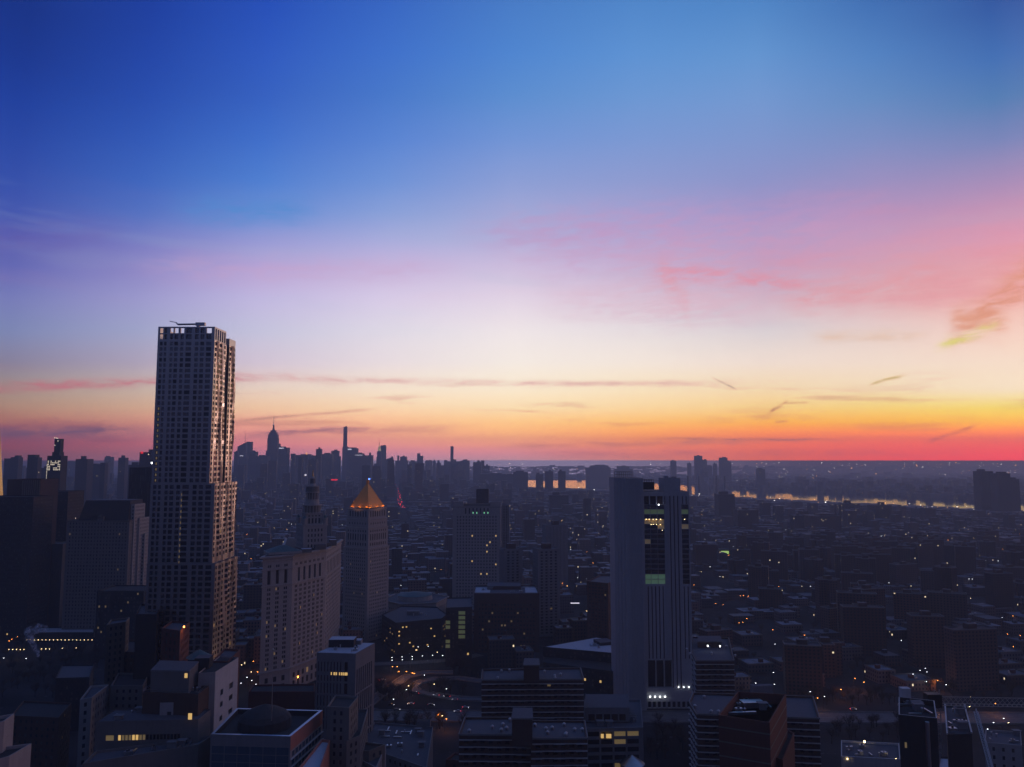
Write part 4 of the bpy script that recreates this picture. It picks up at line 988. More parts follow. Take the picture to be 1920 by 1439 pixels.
for c_, r_, w_, h_, k_ in panes:
    px = 960+c_[0]/c_[1]*FOC*.98
    if c_[2] > 62: k_ = 'lit_dim' if 224 < px < 262 else ('lit_y' if (262 < px < 268 or 287 < px < 300) else ('lit_dim' if px < 310 and px > 222 else 'glass'))
    pn.append((c_, r_, w_, h_, k_))
windows(t, pn)
q = at(329, 1366, 345); p0 = Vector(f[0]); k = MB(); k.box(q.x, f[0][1]-.2, q.z-1.2, 1.6, .3, 2.6, M['lit_y']); k.build('window', t)
building('grey_annexe', 'grey blank annexe in front of the strip window office', 'building', H([(155, 1432), (372, 1396), (397, 1380), (180, 1408)], 62), 62, 'lime_dark', walls=False)
building('pale_corner_block', 'pale block with a blank corner wall at the very edge of the view', 'building', H([(-60, 1372), (8, 1352), (27, 1338), (-40, 1350)], 92), 92, 'pale', walls=False, roof='roof_dark')
building('banded_corner_block', 'dark block with pale parapet bands in the lowest corner', 'building', H([(-60, 1440), (18, 1418), (59, 1394), (-20, 1404)], 82), 82, 'pale', us=[], zs=[], roof='roof_dark')
building('windowed_block', 'narrow pale walled block with small dark windows behind the strip window office', 'building', H([(150, 1312), (172, 1308), (204, 1284), (170, 1286)], 66), 66, 'lime', pu=3.4, ww=1.3, pz=4, wh=2)
t = building('brick_lodge', 'narrow brick tower with an orange lit side and glowing roof lamp', 'tower', H([(303, 1178), (338, 1183), (356, 1166), (322, 1164)], 100), 100, 'brick', pu=3, ww=1.2, pz=3.6, roof='roof')
q = hit(345, 1174, 101); k = MB(); k.cyl(q.x, q.y, 100.2, .35, .7, M['lamp_o'], 8); k.build('roof_lamp', t)
l = bpy.data.lights.new('roof_lamp_light', 'POINT'); l.energy = 420; l.color = (1, .35, .1); l.shadow_soft_size = .3; lo_ = bpy.data.objects.new('roof_lamp_light', l); COL.objects.link(lo_); lo_.location = (q.x+3.4, q.y-2.2, 99)
building('tan_block', 'tan block with a sunken roof behind the brick lodge', 'building', H([(200, 1172), (236, 1166), (243, 1158), (208, 1162)], 90), 90, 'tan', pu=3, ww=1.2, pz=3.6)
building('dark_block', 'dark blue-grey block beside the foot of the steel tower', 'building', H([(255, 1152), (294, 1152), (302, 1136), (264, 1132)], 100), 100, 'dark', walls=False)
t = building('hipped_block', 'small block under a blue hipped roof at the steel tower foot', 'building', H([(352, 1238), (388, 1238), (394, 1226), (362, 1226)], 88), 88, 'dark', walls=False)
q = hit(373, 1232, 88); k = MB(); k.cyl(q.x, q.y, 88, 6.2, 3.6, M['copper'], 10, .3); k.build('hipped_roof', t)
building('brown_block', 'brown block with a rust coloured side at the foot of the steel tower', 'building', H([(398, 1240), (428, 1240), (450, 1218), (420, 1216)], 86), 86, 'brick', walls=False)
# lower right
f = H([(1577, 1418), (1688, 1424), (1686, 1394), (1577, 1388)], 36); t = building('white_hall', 'low pale hall with a lit ground row of windows in the lower right', 'building', f, 36, 'white', pu=3.6, ww=1.7, pz=4.0, wh=1.6, litp=.3, litkey='lit_dim', topm=5)
for px in (1589, 1609, 1634, 1655, 1680): q = at(px, 1424, f[0][1]-1); k = MB(); k.cyl(q.x, q.y, q.z, .22, .35, M['lamp_y'], 8); k.build('wall_lamp', t)
lamp_on(t, 1621, 1391, 37, 'lamp_y', .4)
f = H([(1685, 1340), (1757, 1347), (1752, 1314), (1685, 1307)], 88); t = building('black_tower', 'black tower with a pale roof rim and a blue drain pipe down its face', 'tower', f, 88, 'dark', walls=False, parapet=2.2, roof='roof_dark')
k = MB(); g = ccw(f); o = inset(g, -.05); i_ = inset(g, .35)
for i in range(4): j = (i+1) % 4; k.face([(*g[i], 88.02), (*g[j], 88.02), (*i_[j], 88.02), (*i_[i], 88.02)], M['white'])
k.build('coping', t); q = hit(1699, 1305, 88); k = MB(); k.box(q.x, q.y+1, 86, 3.6, 3, 5, M['white'], 0); k.build('roof_hut', t)
q = at(1738, 1345, f[1][1]-1); k = MB(); k.bar((q.x, q.y, 87), (q.x, q.y, 70), .8, M['metal'], 8); k.bar((q.x, q.y, 70), (q.x+3, q.y, 66), .8, M['metal'], 8); k.build('duct', t)
q = hit(1716, 1326, 86); k = MB(); k.cyl(q.x, q.y, 86, 1.2, 1.2, M['metal'], 10); k.build('roof_vent', t)
q = at(1700, 1397, f[0][1]-.5); k = MB(); k.box(q.x, q.y, q.z-1, 1.5, .6, 2, M['lit_dim']); k.build('window', t)
f = H([(1776, 1378), (1822, 1376), (1808, 1322), (1772, 1322)], 70); t = building('framed_block', 'building under construction with pale framed roof edges beside the black tower', 'building', f, 70, 'dark', walls=False, roof='roof')
for e in ((0, 3), (1, 2)):
    k = MB(); k.bar((*f[e[0]], 70.4), (*f[e[1]], 70.4), .4, M['white'], 4); k.build('edge_beam', t)
f = H([(1846, 1392), (1916, 1398), (1914, 1372), (1848, 1368)], 34); building('pale_block', 'pale block with small dark windows in the lower right corner', 'building', f, 34, 'pale', pu=4.6, ww=1.3, pz=4.3, wh=2)
building('low_roofs', 'low snowy roof at the foot of the black tower', 'building', H([(1756, 1452), (1806, 1452), (1812, 1420), (1762, 1418)], 30), 30, 'dark', roof='snow')
def lattice(p0, p1, w, n, mat):
    p0, p1 = Vector(p0), Vector(p1); d = (p1-p0).normalized(); s = d.cross(Vector((0, 0, 1))); s = (s if s.length > .1 else Vector((1, 0, 0))).normalized(); u = s.cross(d); m = MB()
    cs = [s*w/2-u*w/2, -s*w/2-u*w/2, u*w/2]
    for c in cs: m.bar(p0+c, p1+c, .16, mat, 4)
    for i in range(n):
        a, b = p0+(p1-p0)*i/n, p0+(p1-p0)*(i+1)/n
        for q in range(3): m.bar(a+cs[q], b+cs[(q+1) % 3], .10, mat, 3)
    return m
yel = plain('crane_paint', (.42, .40, .36), .6)
a, b = at(1762, 1314, 350), at(1990, 1318, 352)
cr = thing('tower_crane', 'tower crane whose level lattice boom crosses the lower right corner', 'crane', (a.x, 350, 60)); lattice(a, b, 3.2, 26, yel).build('jib', cr); lattice((a.x, 351, 60), (a.x, 351, a.z+4), 2.2, 14, yel).build('mast', cr); k = MB(); k.box(a.x-3, 350, a.z-2.5, 6, 4, 5.5, M['black']); k.build('cab', cr)
a, b = at(1830, 1332, 330), at(1862, 1450, 300)
cr = thing('luffing_crane', 'slanting pale crane boom in the lowest right corner', 'crane', (b.x, b.y, b.z-6)); lattice(b, a, 1.5, 24, M['white']).build('jib', cr); k = MB(); k.box(b.x, b.y, b.z-6, 4, 4, 6, M['black']); k.build('cab', cr)

# ------------------------------------------------------------ dark towers on the west side
def west(name, label, px0, px1, py, D, depth, mat, rot=0.0, z0=0, **kw):
    f, z = quad_at(px0, px1, py, D, depth, rot); return building(name, label, 'tower', f, z, mat, **kw), f, z
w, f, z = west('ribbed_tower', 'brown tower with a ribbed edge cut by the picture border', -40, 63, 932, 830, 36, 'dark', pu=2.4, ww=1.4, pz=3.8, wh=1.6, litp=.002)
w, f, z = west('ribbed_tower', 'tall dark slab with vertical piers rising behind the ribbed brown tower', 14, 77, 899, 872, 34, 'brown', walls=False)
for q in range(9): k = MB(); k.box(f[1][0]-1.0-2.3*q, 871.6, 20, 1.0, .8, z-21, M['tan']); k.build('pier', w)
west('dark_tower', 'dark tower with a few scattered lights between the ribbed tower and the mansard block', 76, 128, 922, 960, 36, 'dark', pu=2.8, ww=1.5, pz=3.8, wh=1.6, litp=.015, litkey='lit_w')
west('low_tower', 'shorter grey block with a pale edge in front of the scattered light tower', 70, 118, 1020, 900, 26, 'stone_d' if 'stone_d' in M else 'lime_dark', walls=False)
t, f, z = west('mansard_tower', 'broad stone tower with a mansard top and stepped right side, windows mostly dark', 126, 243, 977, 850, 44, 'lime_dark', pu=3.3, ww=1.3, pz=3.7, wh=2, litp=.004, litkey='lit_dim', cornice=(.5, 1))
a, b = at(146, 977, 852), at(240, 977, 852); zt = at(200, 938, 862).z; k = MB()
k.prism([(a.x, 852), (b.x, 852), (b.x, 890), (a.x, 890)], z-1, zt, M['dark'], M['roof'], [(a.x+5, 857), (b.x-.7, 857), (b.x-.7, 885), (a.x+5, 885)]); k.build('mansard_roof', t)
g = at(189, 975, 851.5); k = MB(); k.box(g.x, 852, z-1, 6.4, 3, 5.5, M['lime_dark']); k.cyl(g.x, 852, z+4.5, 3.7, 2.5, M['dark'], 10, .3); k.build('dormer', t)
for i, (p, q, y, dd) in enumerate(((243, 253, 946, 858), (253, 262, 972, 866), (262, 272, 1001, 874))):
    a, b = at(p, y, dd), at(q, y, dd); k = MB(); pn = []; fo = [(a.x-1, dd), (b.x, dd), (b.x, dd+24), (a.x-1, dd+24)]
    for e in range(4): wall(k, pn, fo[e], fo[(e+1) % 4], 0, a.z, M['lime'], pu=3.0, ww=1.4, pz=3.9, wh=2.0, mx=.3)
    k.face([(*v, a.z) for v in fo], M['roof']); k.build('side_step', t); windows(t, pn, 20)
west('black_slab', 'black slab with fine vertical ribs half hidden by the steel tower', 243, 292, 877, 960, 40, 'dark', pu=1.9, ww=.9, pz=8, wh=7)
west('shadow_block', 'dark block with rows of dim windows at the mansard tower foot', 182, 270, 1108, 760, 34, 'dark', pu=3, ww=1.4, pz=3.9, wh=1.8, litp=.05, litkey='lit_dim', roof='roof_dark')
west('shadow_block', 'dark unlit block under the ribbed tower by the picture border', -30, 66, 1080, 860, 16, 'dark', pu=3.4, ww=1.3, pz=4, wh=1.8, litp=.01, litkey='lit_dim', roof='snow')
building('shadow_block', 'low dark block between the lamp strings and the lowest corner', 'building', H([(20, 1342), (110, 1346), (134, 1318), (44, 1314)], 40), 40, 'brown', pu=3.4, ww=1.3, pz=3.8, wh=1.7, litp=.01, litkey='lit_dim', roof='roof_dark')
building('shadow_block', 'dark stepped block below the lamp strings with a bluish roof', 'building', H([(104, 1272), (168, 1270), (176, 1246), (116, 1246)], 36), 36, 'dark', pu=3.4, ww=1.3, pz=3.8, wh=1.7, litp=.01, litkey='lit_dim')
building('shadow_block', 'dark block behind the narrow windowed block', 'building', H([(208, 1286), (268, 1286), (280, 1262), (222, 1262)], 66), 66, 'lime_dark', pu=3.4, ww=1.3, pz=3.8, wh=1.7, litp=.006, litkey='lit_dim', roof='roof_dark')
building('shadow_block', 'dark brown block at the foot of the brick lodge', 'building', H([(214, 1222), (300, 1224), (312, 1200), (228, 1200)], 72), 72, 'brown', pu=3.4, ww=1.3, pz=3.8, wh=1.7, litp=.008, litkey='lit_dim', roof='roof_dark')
building('low_hall', 'long low hall with a snowy roof above the strings of lamps', 'building', H([(60, 1186), (176, 1186), (176, 1176), (66, 1176)], 9), 9, 'dark', pu=4, ww=1.6, pz=4, roof='snow')
t = thing('glass_spire_tower', 'tapering glass skyscraper just showing a gold lit edge at the picture border', 'skyscraper', (-610, 920, 0)); k = MB(); e0 = at(7.5, 892, 960); e1 = at(-3, 818, 952)
sl = (e1.x-e0.x)/(e1.z-e0.z); x0 = e0.x-sl*e0.z; x1 = e0.x+sl*(390-e0.z); gl = plain('glass_painted_sunrise', (.40, .31, .17), .2, 1.0, .05)  # the gold of the reflected sunrise is put into the glass colour
k.prism([(x0-60, 900), (x0, 900), (x0, 960), (x0-60, 960)], 0, 390, gl, None, [(x1-44, 908), (x1, 908), (x1, 952), (x1-44, 952)]); k.build('wall', t)

# ------------------------------------------------------------ skyline
def sil(label, x0, x1, y, D, cat='tower', name='skyline_tower', mat='skyline', depth=None, extra=None, group=None):
    a, b = at(x0, y, D), at(x1, y, D); w = b.x-a.x; d = depth or max(18, min(w, 60)); m = MB()
    m.prism([(a.x, D), (b.x, D), (b.x, D+d), (a.x, D+d)], 0, a.z, F[mat])
    r = random.Random(int(x0*7+y*3))
    if not extra and w > 22:
        q = r.uniform(.25, .6); m.box(a.x+w*r.uniform(.3, .7), D+d/2, a.z, w*q, d*q, r.uniform(4, 9), F[mat])
    o = m.build(name); tag(o, label, cat, group); return o
def px(x0, x1, D): return (x1-x0)/FOC*D
DM = 4750.0
# slim crowned landmark: stepped needle
def needle():
    c = at(512.5, 820, DM); t = thing('needle_skyscraper', 'stepped skyscraper with a long needle mast, tallest on the midtown skyline', 'skyscraper', (c.x, DM, 0)); Z = lambda y: at(512.5, y, DM).z; u = DM/FOC
    m = MB(); z = 0
    for hw, yt, dp in ((11.0, 845, 46), (9.2, 822, 40), (8.4, 815, 36), (6.4, 811, 32), (4.4, 807.5, 26)):
        zt = Z(yt); m.box(c.x, DM, z, hw*2*u, dp, zt-z, F['skyline']); z = zt
    m.build('shaft', t); m = MB(); m.cyl(c.x, DM, z, 2.8*u, Z(803)-z, F['skyline_plain'], 10, 1.9*u); m.cyl(c.x, DM, Z(803), 1.7*u, Z(796.5)-Z(803), F['skyline_plain'], 10, 1.5*u); m.cyl(c.x, DM, Z(796.5), 1.0*u, 3, M['sign_w'], 8, .8*u); m.build('crown', t)
    m = MB(); m.cyl(c.x, DM, Z(796)+1, .55*u, Z(778)-Z(796), M['black'], 6, .15*u); m.build('mast', t)
needle()
def scalloped():
    D = 5400.0; c = at(711.3, 840, D); t = thing('crowned_skyscraper', 'slender skyscraper with a yellow lit scalloped crown and spire', 'skyscraper', (c.x, D, 0)); Z = lambda y: at(711.3, y, D).z; u = D/FOC
    m = MB(); m.box(c.x, D, 0, 9*u, 32, Z(858), F['skyline']); m.box(c.x, D, Z(858), 7.2*u, 26, Z(847)-Z(858), F['skyline']); m.build('shaft', t)
    m = MB(); z = Z(847); gl = glow('crown_light', (1, .78, .38), .55); dk = F['skyline_plain']
    for r0, r1, yb, yt in ((3.5, 3.2, 847, 845), (3.1, 2.7, 845, 842.5), (2.5, 2.0, 842.5, 840), (1.8, 1.3, 840, 837.5), (1.1, .6, 837.5, 835)):
        m.cyl(c.x, D, Z(yb), r0*u, (Z(yt)-Z(yb))*.45, dk, 8); m.cyl(c.x, D, Z(yb)+(Z(yt)-Z(yb))*.45, r0*.97*u, (Z(yt)-Z(yb))*.55, gl, 8, r1*u)
    m.build('crown', t); m = MB(); m.cyl(c.x, D, Z(835), .5*u, Z(824)-Z(835), M['black'], 6, .1*u); m.build('spire', t)
scalloped()
def slanted():
    D = 4950.0; t = thing('slanted_skyscraper', 'glass skyscraper with a slanting top, gold lit facet and thin mast', 'skyscraper', (at(457, 850, D).x, D, 0)); Z = lambda y: at(457, y, D).z; X = lambda x: at(x, 850, D).x
    m = MB(); dk = F['skyline']
    def pr(pts, y0, y1, mat):      # outline in the upright plane, given its own thickness
        n = len(pts); vs = [(X(a), y0, Z(b)) for a, b in pts]+[(X(a), y1, Z(b)) for a, b in pts]
        m.poly(vs, [tuple(range(n)), tuple(reversed(range(n, 2*n)))]+[(k, k+n, (k+1) % n+n, (k+1) % n) for k in range(n)], mat)
    pr([(445, 975), (445, 838), (450, 835), (463, 828.5), (463, 975)], D, D+45, dk); pr([(463, 975), (463, 828.5), (469, 828.5), (469.5, 975)], D+8, D+50, dk); m.build('shaft', t)
    m = MB(); pr([(461.5, 864), (460, 829.8), (463.6, 828.3), (463.2, 850)], D-1.5, D-.5, glow('x', (1, .62, .30), .0) if False else plain('glass_painted_glint', (.55, .42, .28), .15, 1.0)); m.build('facet', t)  # bright reflection on the facet, painted as a bronze plate
    m = MB(); c = X(457); m.cyl(c, D+20, Z(834), 1.4, Z(806)-Z(834), M['black'], 6, .4); m.build('mast', t)
slanted()
SK = [
 ('slim square supertall tower, thinnest on the midtown skyline', 644, 650.3, 801, 5600, 'skyline_plain'),
 ('broad shouldered block under the slim supertall tower', 642, 653, 839, 5590, 'skyline'),
 ('wide slab with a glowing white roof sign', 650.5, 669, 841, 5200, 'skyline'),
 ('long block with a white lit ledge beside the roof sign slab', 668, 681, 850.5, 5100, 'skyline'),
 ('long low block under the white lit ledge', 655, 697, 854, 4800, 'skyline'), ('thin chimney-like tower at the end of the long low block', 692, 695, 849, 5000, 'skyline_plain'),
 ('square topped blue slab right behind the scalloped crown', 713.5, 723, 835.5, 5700, 'skyline_plain'), ('low block right of the scalloped crown tower', 722, 732, 861, 5200, 'skyline'), ('dark block ending the row right of the scalloped crown', 730, 737, 858.5, 5100, 'skyline'),
 ('pale hazy slab at the head of the red lit avenue', 741, 744, 864, 6300, 'skyline'), ('narrow peak at the left of a twin topped block east of the avenue', 745, 748, 854.5, 6200, 'skyline'), ('twin topped block just east of the avenue', 750, 762, 856.5, 6150, 'skyline'), ('wide base of the twin topped block', 742, 764, 864, 6000, 'skyline'),
 ('flat block with a lit ledge east of the twin topped block', 767, 781, 865.5, 5900, 'skyline'), ('stepped tower standing alone, its higher half on the left', 782, 787.5, 850.5, 5800, 'skyline_plain'), ('lower right half of the lone stepped tower', 787.5, 793, 855, 5790, 'skyline_plain'),
 ('rounded hazy block after the stepped tower', 797, 806, 864.5, 6500, 'skyline'), ('second rounded hazy block after the stepped tower', 803, 810, 863.5, 6600, 'skyline'), ('little domed tower in the haze', 811, 817, 864.5, 6500, 'skyline'), ('pointed little tower in the haze', 820, 824, 863.5, 6500, 'skyline'),
 ('lone slim dark tower east of the domed towers', 844.6, 850.2, 837.5, 5900, 'skyline_plain'), ('block hugging the lone slim dark tower', 850, 855, 861.5, 5900, 'skyline'), ('broad base under the lone slim dark tower', 832, 859, 865.5, 5800, 'skyline'), ('gabled block left of the lone slim dark tower', 833, 838, 863, 5850, 'skyline'),
 ('wide flat topped hospital block in the haze', 864, 880, 864, 5600, 'skyline'), ('dark cluster block near the river end of the skyline', 887, 903, 867, 5000, 'skyline_plain'), ('jagged top on the dark cluster block', 895, 899, 863.5, 5050, 'skyline'), ('square tower over the dark cluster block', 902, 908, 863.5, 5150, 'skyline'), ('lower step of the dark cluster block', 906, 918, 873.5, 4900, 'skyline_plain'), ('lowest step of the dark cluster block', 916, 922, 884, 4800, 'skyline'),
 ('lower mass at the left foot of the slanted glass skyscraper', 439, 446, 847, 4700, 'skyline'), ('flat block at the right foot of the slanted glass skyscraper', 468.5, 480.5, 847, 4700, 'skyline'), ('low wide block before the needle skyscraper', 480, 501, 855.5, 4600, 'skyline'),
 ('thin spire tower right of the needle skyscraper', 521, 525, 832, 5200, 'skyline_plain'), ('flat block with a white lit roof edge right of the needle skyscraper', 522, 539, 839.5, 4500, 'skyline'), ('thin block stepping down from the lit roof edge', 537, 541, 851, 4450, 'skyline'),
 ('small pyramid topped tower between the lit edge block and the low range', 545, 552.5, 851, 4300, 'skyline'), ('long low range between the pyramid top and the clock tower', 552, 583, 853.5, 4700, 'skyline'), ('slim dark tower standing before the long low range', 559.5, 566, 857, 3700, 'skyline_plain'), ('clock tower with a gold lamp at its tip', 572.5, 577, 854, 4200, 'skyline'),
 ('low rounded block after the clock tower', 582, 584+9, 856, 4500, 'skyline'), ('slim slab with a notched top near the middle of midtown', 592.5, 602, 842, 4300, 'skyline_plain'), ('blue-grey range right of the notched slab', 604, 622, 851.5, 4800, 'skyline'), ('square block just before the slim supertall tower', 621, 634, 845.5, 5000, 'skyline'), ('lower shoulder of the square block before the supertall', 632, 638, 856, 4900, 'skyline'), ('trapezoid topped dark block below the notched slab', 578, 593, 862, 3600, 'skyline_plain'),
 ('dark stub tower at the far west edge', 8, 20, 860, 2600, 'skyline_plain'), ('flat topped tower beside the dark stub at the west edge', 20, 34.5, 857.5, 2500, 'skyline_plain'), ('round shouldered tower with a lit right edge', 52, 66, 853, 2000, 'skyline_plain'), ('shoulder of the lit edge tower', 64, 71, 858, 1980, 'skyline'),
 ('square dark block between the construction tower and the domed slab', 142, 164, 861, 2400, 'skyline_plain'), ('pale distant twin block on the west skyline', 196, 208, 857, 4600, 'skyline'), ('thin dark tower left of the red lamp block', 222, 235, 858.5, 2900, 'skyline_plain'), ('small peaked block with a lamp on the west skyline', 188, 197, 868, 2500, 'skyline'), ('low range ahead of the red lamp block', 241, 263, 872, 2300, 'skyline_plain'), ('big dark block with a red roof lamp against the steel tower', 262, 292, 848, 1900, 'skyline_plain'), ('hazy low range between the west skyline towers', 122, 145, 866, 5200, 'skyline'), ('hazy range left of the thin dark tower', 164, 190, 872, 2700, 'skyline_plain'), ('low block left of the construction tower', 70, 88, 878, 2300, 'skyline_plain'),
 ('squat riverside block west of the three river towers', 962, 990, 885.5, 4300, 'skyline_plain'), ('first and lowest of the three river towers', 1005, 1018.5, 889.5, 4150, 'skyline_plain'), ('middle of the three river towers', 1022, 1037, 884, 4100, 'skyline_plain'), ('third of the three river towers', 1047, 1060.5, 884, 4050, 'skyline_plain'),
 ('long low dark range at the river end of midtown', 900, 962, 889, 4500, 'skyline_plain'), ('broad bluish block fading in the haze', 1099, 1145, 877, 6200, 'skyline'), ('top storeys of the broad bluish block', 1108, 1141, 873, 6230, 'skyline'), ('second broad bluish block behind the grey slotted tower', 1152, 1187, 880, 6300, 'skyline'), ('upper part of the second broad bluish block', 1158, 1180, 874.5, 6330, 'skyline'),
 ('slim hazy tower east of the slotted grey tower', 1258.5, 1268, 864, 6400, 'skyline_plain'), ('small antenna topped tower in the haze', 1289.5, 1296, 869, 6800, 'skyline'), ('tallest tower of the far riverside cluster', 1304, 1317, 855, 6100, 'skyline_plain'), ('white topped tower beside the tallest of the riverside cluster', 1317.5, 1325.5, 862.5, 6150, 'skyline'), ('low link block in the far riverside cluster', 1325, 1335, 873.5, 6300, 'skyline'), ('pinkish stub in the far riverside cluster', 1338, 1344, 870, 6200, 'skyline'), ('wide dark tower of the far riverside cluster', 1351, 1364, 858.5, 6000, 'skyline_plain'), ('shorter neighbour of the wide dark riverside tower', 1364, 1371, 866, 6050, 'skyline_plain'), ('faint stub tower below the riverside cluster', 1313, 1327, 884, 5400, 'skyline'),
 ('lone slim tower beyond the river bend', 1421.5, 1434.5, 880, 4900, 'skyline_plain'), ('left tower of the dark riverside pair', 1838, 1862, 884, 2700, 'skyline_plain'), ('right tower of the dark riverside pair', 1870, 1894, 888, 2600, 'skyline_plain'), ('low shoulder of the dark riverside pair', 1893, 1911, 899, 2620, 'skyline_plain'),
 ('hazy pointed office before the red lit avenue haze', 1030, 1066, 929, 2500, 'skyline_plain'), ('thin tower with a bright edge left of the slotted tower', 1094, 1108, 935, 2200, 'skyline_plain'),
 ('large dark housing tower with even sides below the river', 1347, 1377.5, 927, 2300, 'skyline_plain'), ('wide dark housing block with lit roof corner', 1384, 1422, 957, 2000, 'proj'), ('pale slab with two bright windows', 1440, 1468, 999, 1500, 'mid'), ('bulky dark hospital block on the east side', 1520, 1577, 968, 1900, 'proj'), ('tall narrow housing tower before the river', 1583, 1612, 945, 2300, 'proj'), ('twin of the narrow housing tower before the river', 1640, 1672, 948, 2200, 'proj'), ('rounded grey block among the east side roofs', 1513, 1548, 1003, 1500, 'mid'),
]
for lb, x0, x1, y, D, mt in SK: sil(lb, x0, x1, y, D, mat=mt)
def emit_box(name, label, x, y, D, w, h, key, cat='sign'):
    c = at(x, y, D); m = MB(); m.box(c.x, c.y-1, c.z-h/2, w, 2.0, h, M[key]); tag(m.build(name), label, cat)
emit_box('roof_sign', 'white lit sign high on the wide slab beside the slim supertall tower', 655.5, 843, 5198, 26, 7, 'sign_w'); emit_box('roof_sign', 'white lit sign on the block right of the needle skyscraper', 527.5, 840.8, 4498, 26, 5, 'sign_w')
emit_box('ledge_light', 'thin white light line on the long midtown block', 673, 853.8, 4795, 45, 3.0, 'sign_w', 'light'); emit_box('blue_sign', 'small blue-white sign low on the slanted glass skyscraper', 453, 855, 4698, 20, 4, 'sign_w')
emit_box('red_sign', 'red neon bar sign over the roofs beside the pyramid tower', 627, 900, 2800, 22, 4.5, 'neon_r'); emit_box('blue_light', 'single blue light in the haze right of the pyramid finial', 692.5, 898.5, 2900, 6, 5, 'neon_b', 'light'); emit_box('clock_face', 'round pale clock light in the haze below midtown', 573, 891, 3300, 7, 7, 'sign_w', 'clock')
emit_box('red_roof_lamp', 'red lamp on the corner of the big dark west block', 266.5, 849, 1898, 5, 4.5, 'neon_r', 'lamp'); emit_box('tower_tip_lamp', 'gold lamp at the clock tower tip', 574.8, 851, 4195, 6, 8, 'lit_o', 'lamp')
emit_box('green_billboard', 'glowing yellow-green billboard on the east side roofs', 1359, 1036, 1500, 14, 5, 'green_sign'); emit_box('green_roof_light', 'green lit roof on the east side', 1523, 1041, 1300, 7, 4, 'lit_g', 'light'); emit_box('courtyard_light', 'white light bar low between the curved tower and the snow roofed wedge', 1078, 1131, 830, 9, .6, 'sign_w', 'light')
emit_box('white_block_light', 'bright floodlight at the steel tower west edge', 287, 868.5, 655, 1.3, 1.3, 'lamp_w', 'lamp')
# chimneys by the river
ck = []
for i, x in enumerate((1289.5, 1310.5, 1343, 1358.5)):
    c = at(x, 892.5, 4300); m = MB(); m.cyl(c.x, c.y, 0, 6.0, c.z, F['skyline_plain'], 12, 4.6); o = m.build('chimney_stack'); tag(o, 'tall thin power station chimney by the river, one of four alike', 'chimney', 'power station chimneys')
# tower still under construction with work lights
D = 1500.0; c = at(102, 870, D); t = thing('construction_tower', 'thin tower under construction with rows of white work lights', 'tower', (c.x, D, 0)); Z = lambda y: at(102, y, D).z; X = lambda x: at(x, 870, D).x
m = MB(); dk = F['skyline_plain']; m.prism([(X(88), D), (X(114), D), (X(114), D+22), (X(88), D+22)], 0, Z(855), dk); m.prism([(X(95.5), D+2), (X(109), D+2), (X(109), D+18), (X(95.5), D+18)], Z(855), Z(848), dk); m.prism([(X(98), D+3), (X(109.5), D+3), (X(109), D+15), (X(98), D+15)], Z(848), Z(823), dk); m.build('shaft', t)
r = random.Random(4)
for a in range(9):
    for b in range(6):
        if r.random() < .62: m = MB(); m.box(X(90.5+a*2.7), D-.3, Z(866+b*3.2), 1.6, .4, 1.7, M['lit_w']); m.build('work_light', t)
for b in range(15): m = MB(); m.box(X(88.6), D-.3, Z(872+b*2.6), .8, .4, 1.6, M['lit_w']); m.build('work_light', t)
for a, b in ((100, 822), (103, 822.5), (105.5, 823), (106.5, 828), (101, 836)): m = MB(); m.box(X(a), D-.3, Z(b), 1.5, .5, 1.5, M['lit_w']); m.build('work_light', t)

# ------------------------------------------------------------ things that stand on the nearer roofs
def clutter(label_root, corners, z, n, seed):
    r = random.Random(seed); P = [Vector(p) for p in H(corners, z)]
    for i in range(n):
        u, v = r.uniform(.12, .88), r.uniform(.15, .85); p = (P[0]*(1-u)+P[1]*u)*(1-v)+(P[3]*(1-u)+P[2]*u)*v; kk = r.random(); m = MB(); zz = z-1.0
        if kk < .35: m.box(p.x, p.y, zz+.3, r.uniform(1.5, 3.2), r.uniform(1.2, 2.4), r.uniform(1, 1.8), M['metal'], r.choice((0, .1))); m.cyl(p.x, p.y, zz+1.2, .5, .9, M['black'], 8); nm = 'air_conditioner'
        elif kk < .6: m.box(p.x, p.y, zz, r.uniform(3, 8), .6, .7, M['metal'], r.choice((0, 1.57))); nm = 'duct'
        elif kk < .8: m.cyl(p.x, p.y, zz, .3, 1.6, M['metal'], 8); m.cyl(p.x, p.y, zz+1.6, .5, .3, M['metal'], 8, .2); nm = 'roof_vent'
        else: m.box(p.x, p.y, zz, r.uniform(2, 4), r.uniform(2, 3), 2.6, M['concrete'], 0, M['roof']); m.box(p.x, p.y, zz+2.6, 4.2, 3.2, .2, M['kerb']); nm = 'stair_hut'
        o = m.build(nm); par = bpy.data.objects.get(label_root)
        if par:
            for vt in o.data.vertices: vt.co -= BASE[par.name]
            o.parent = par
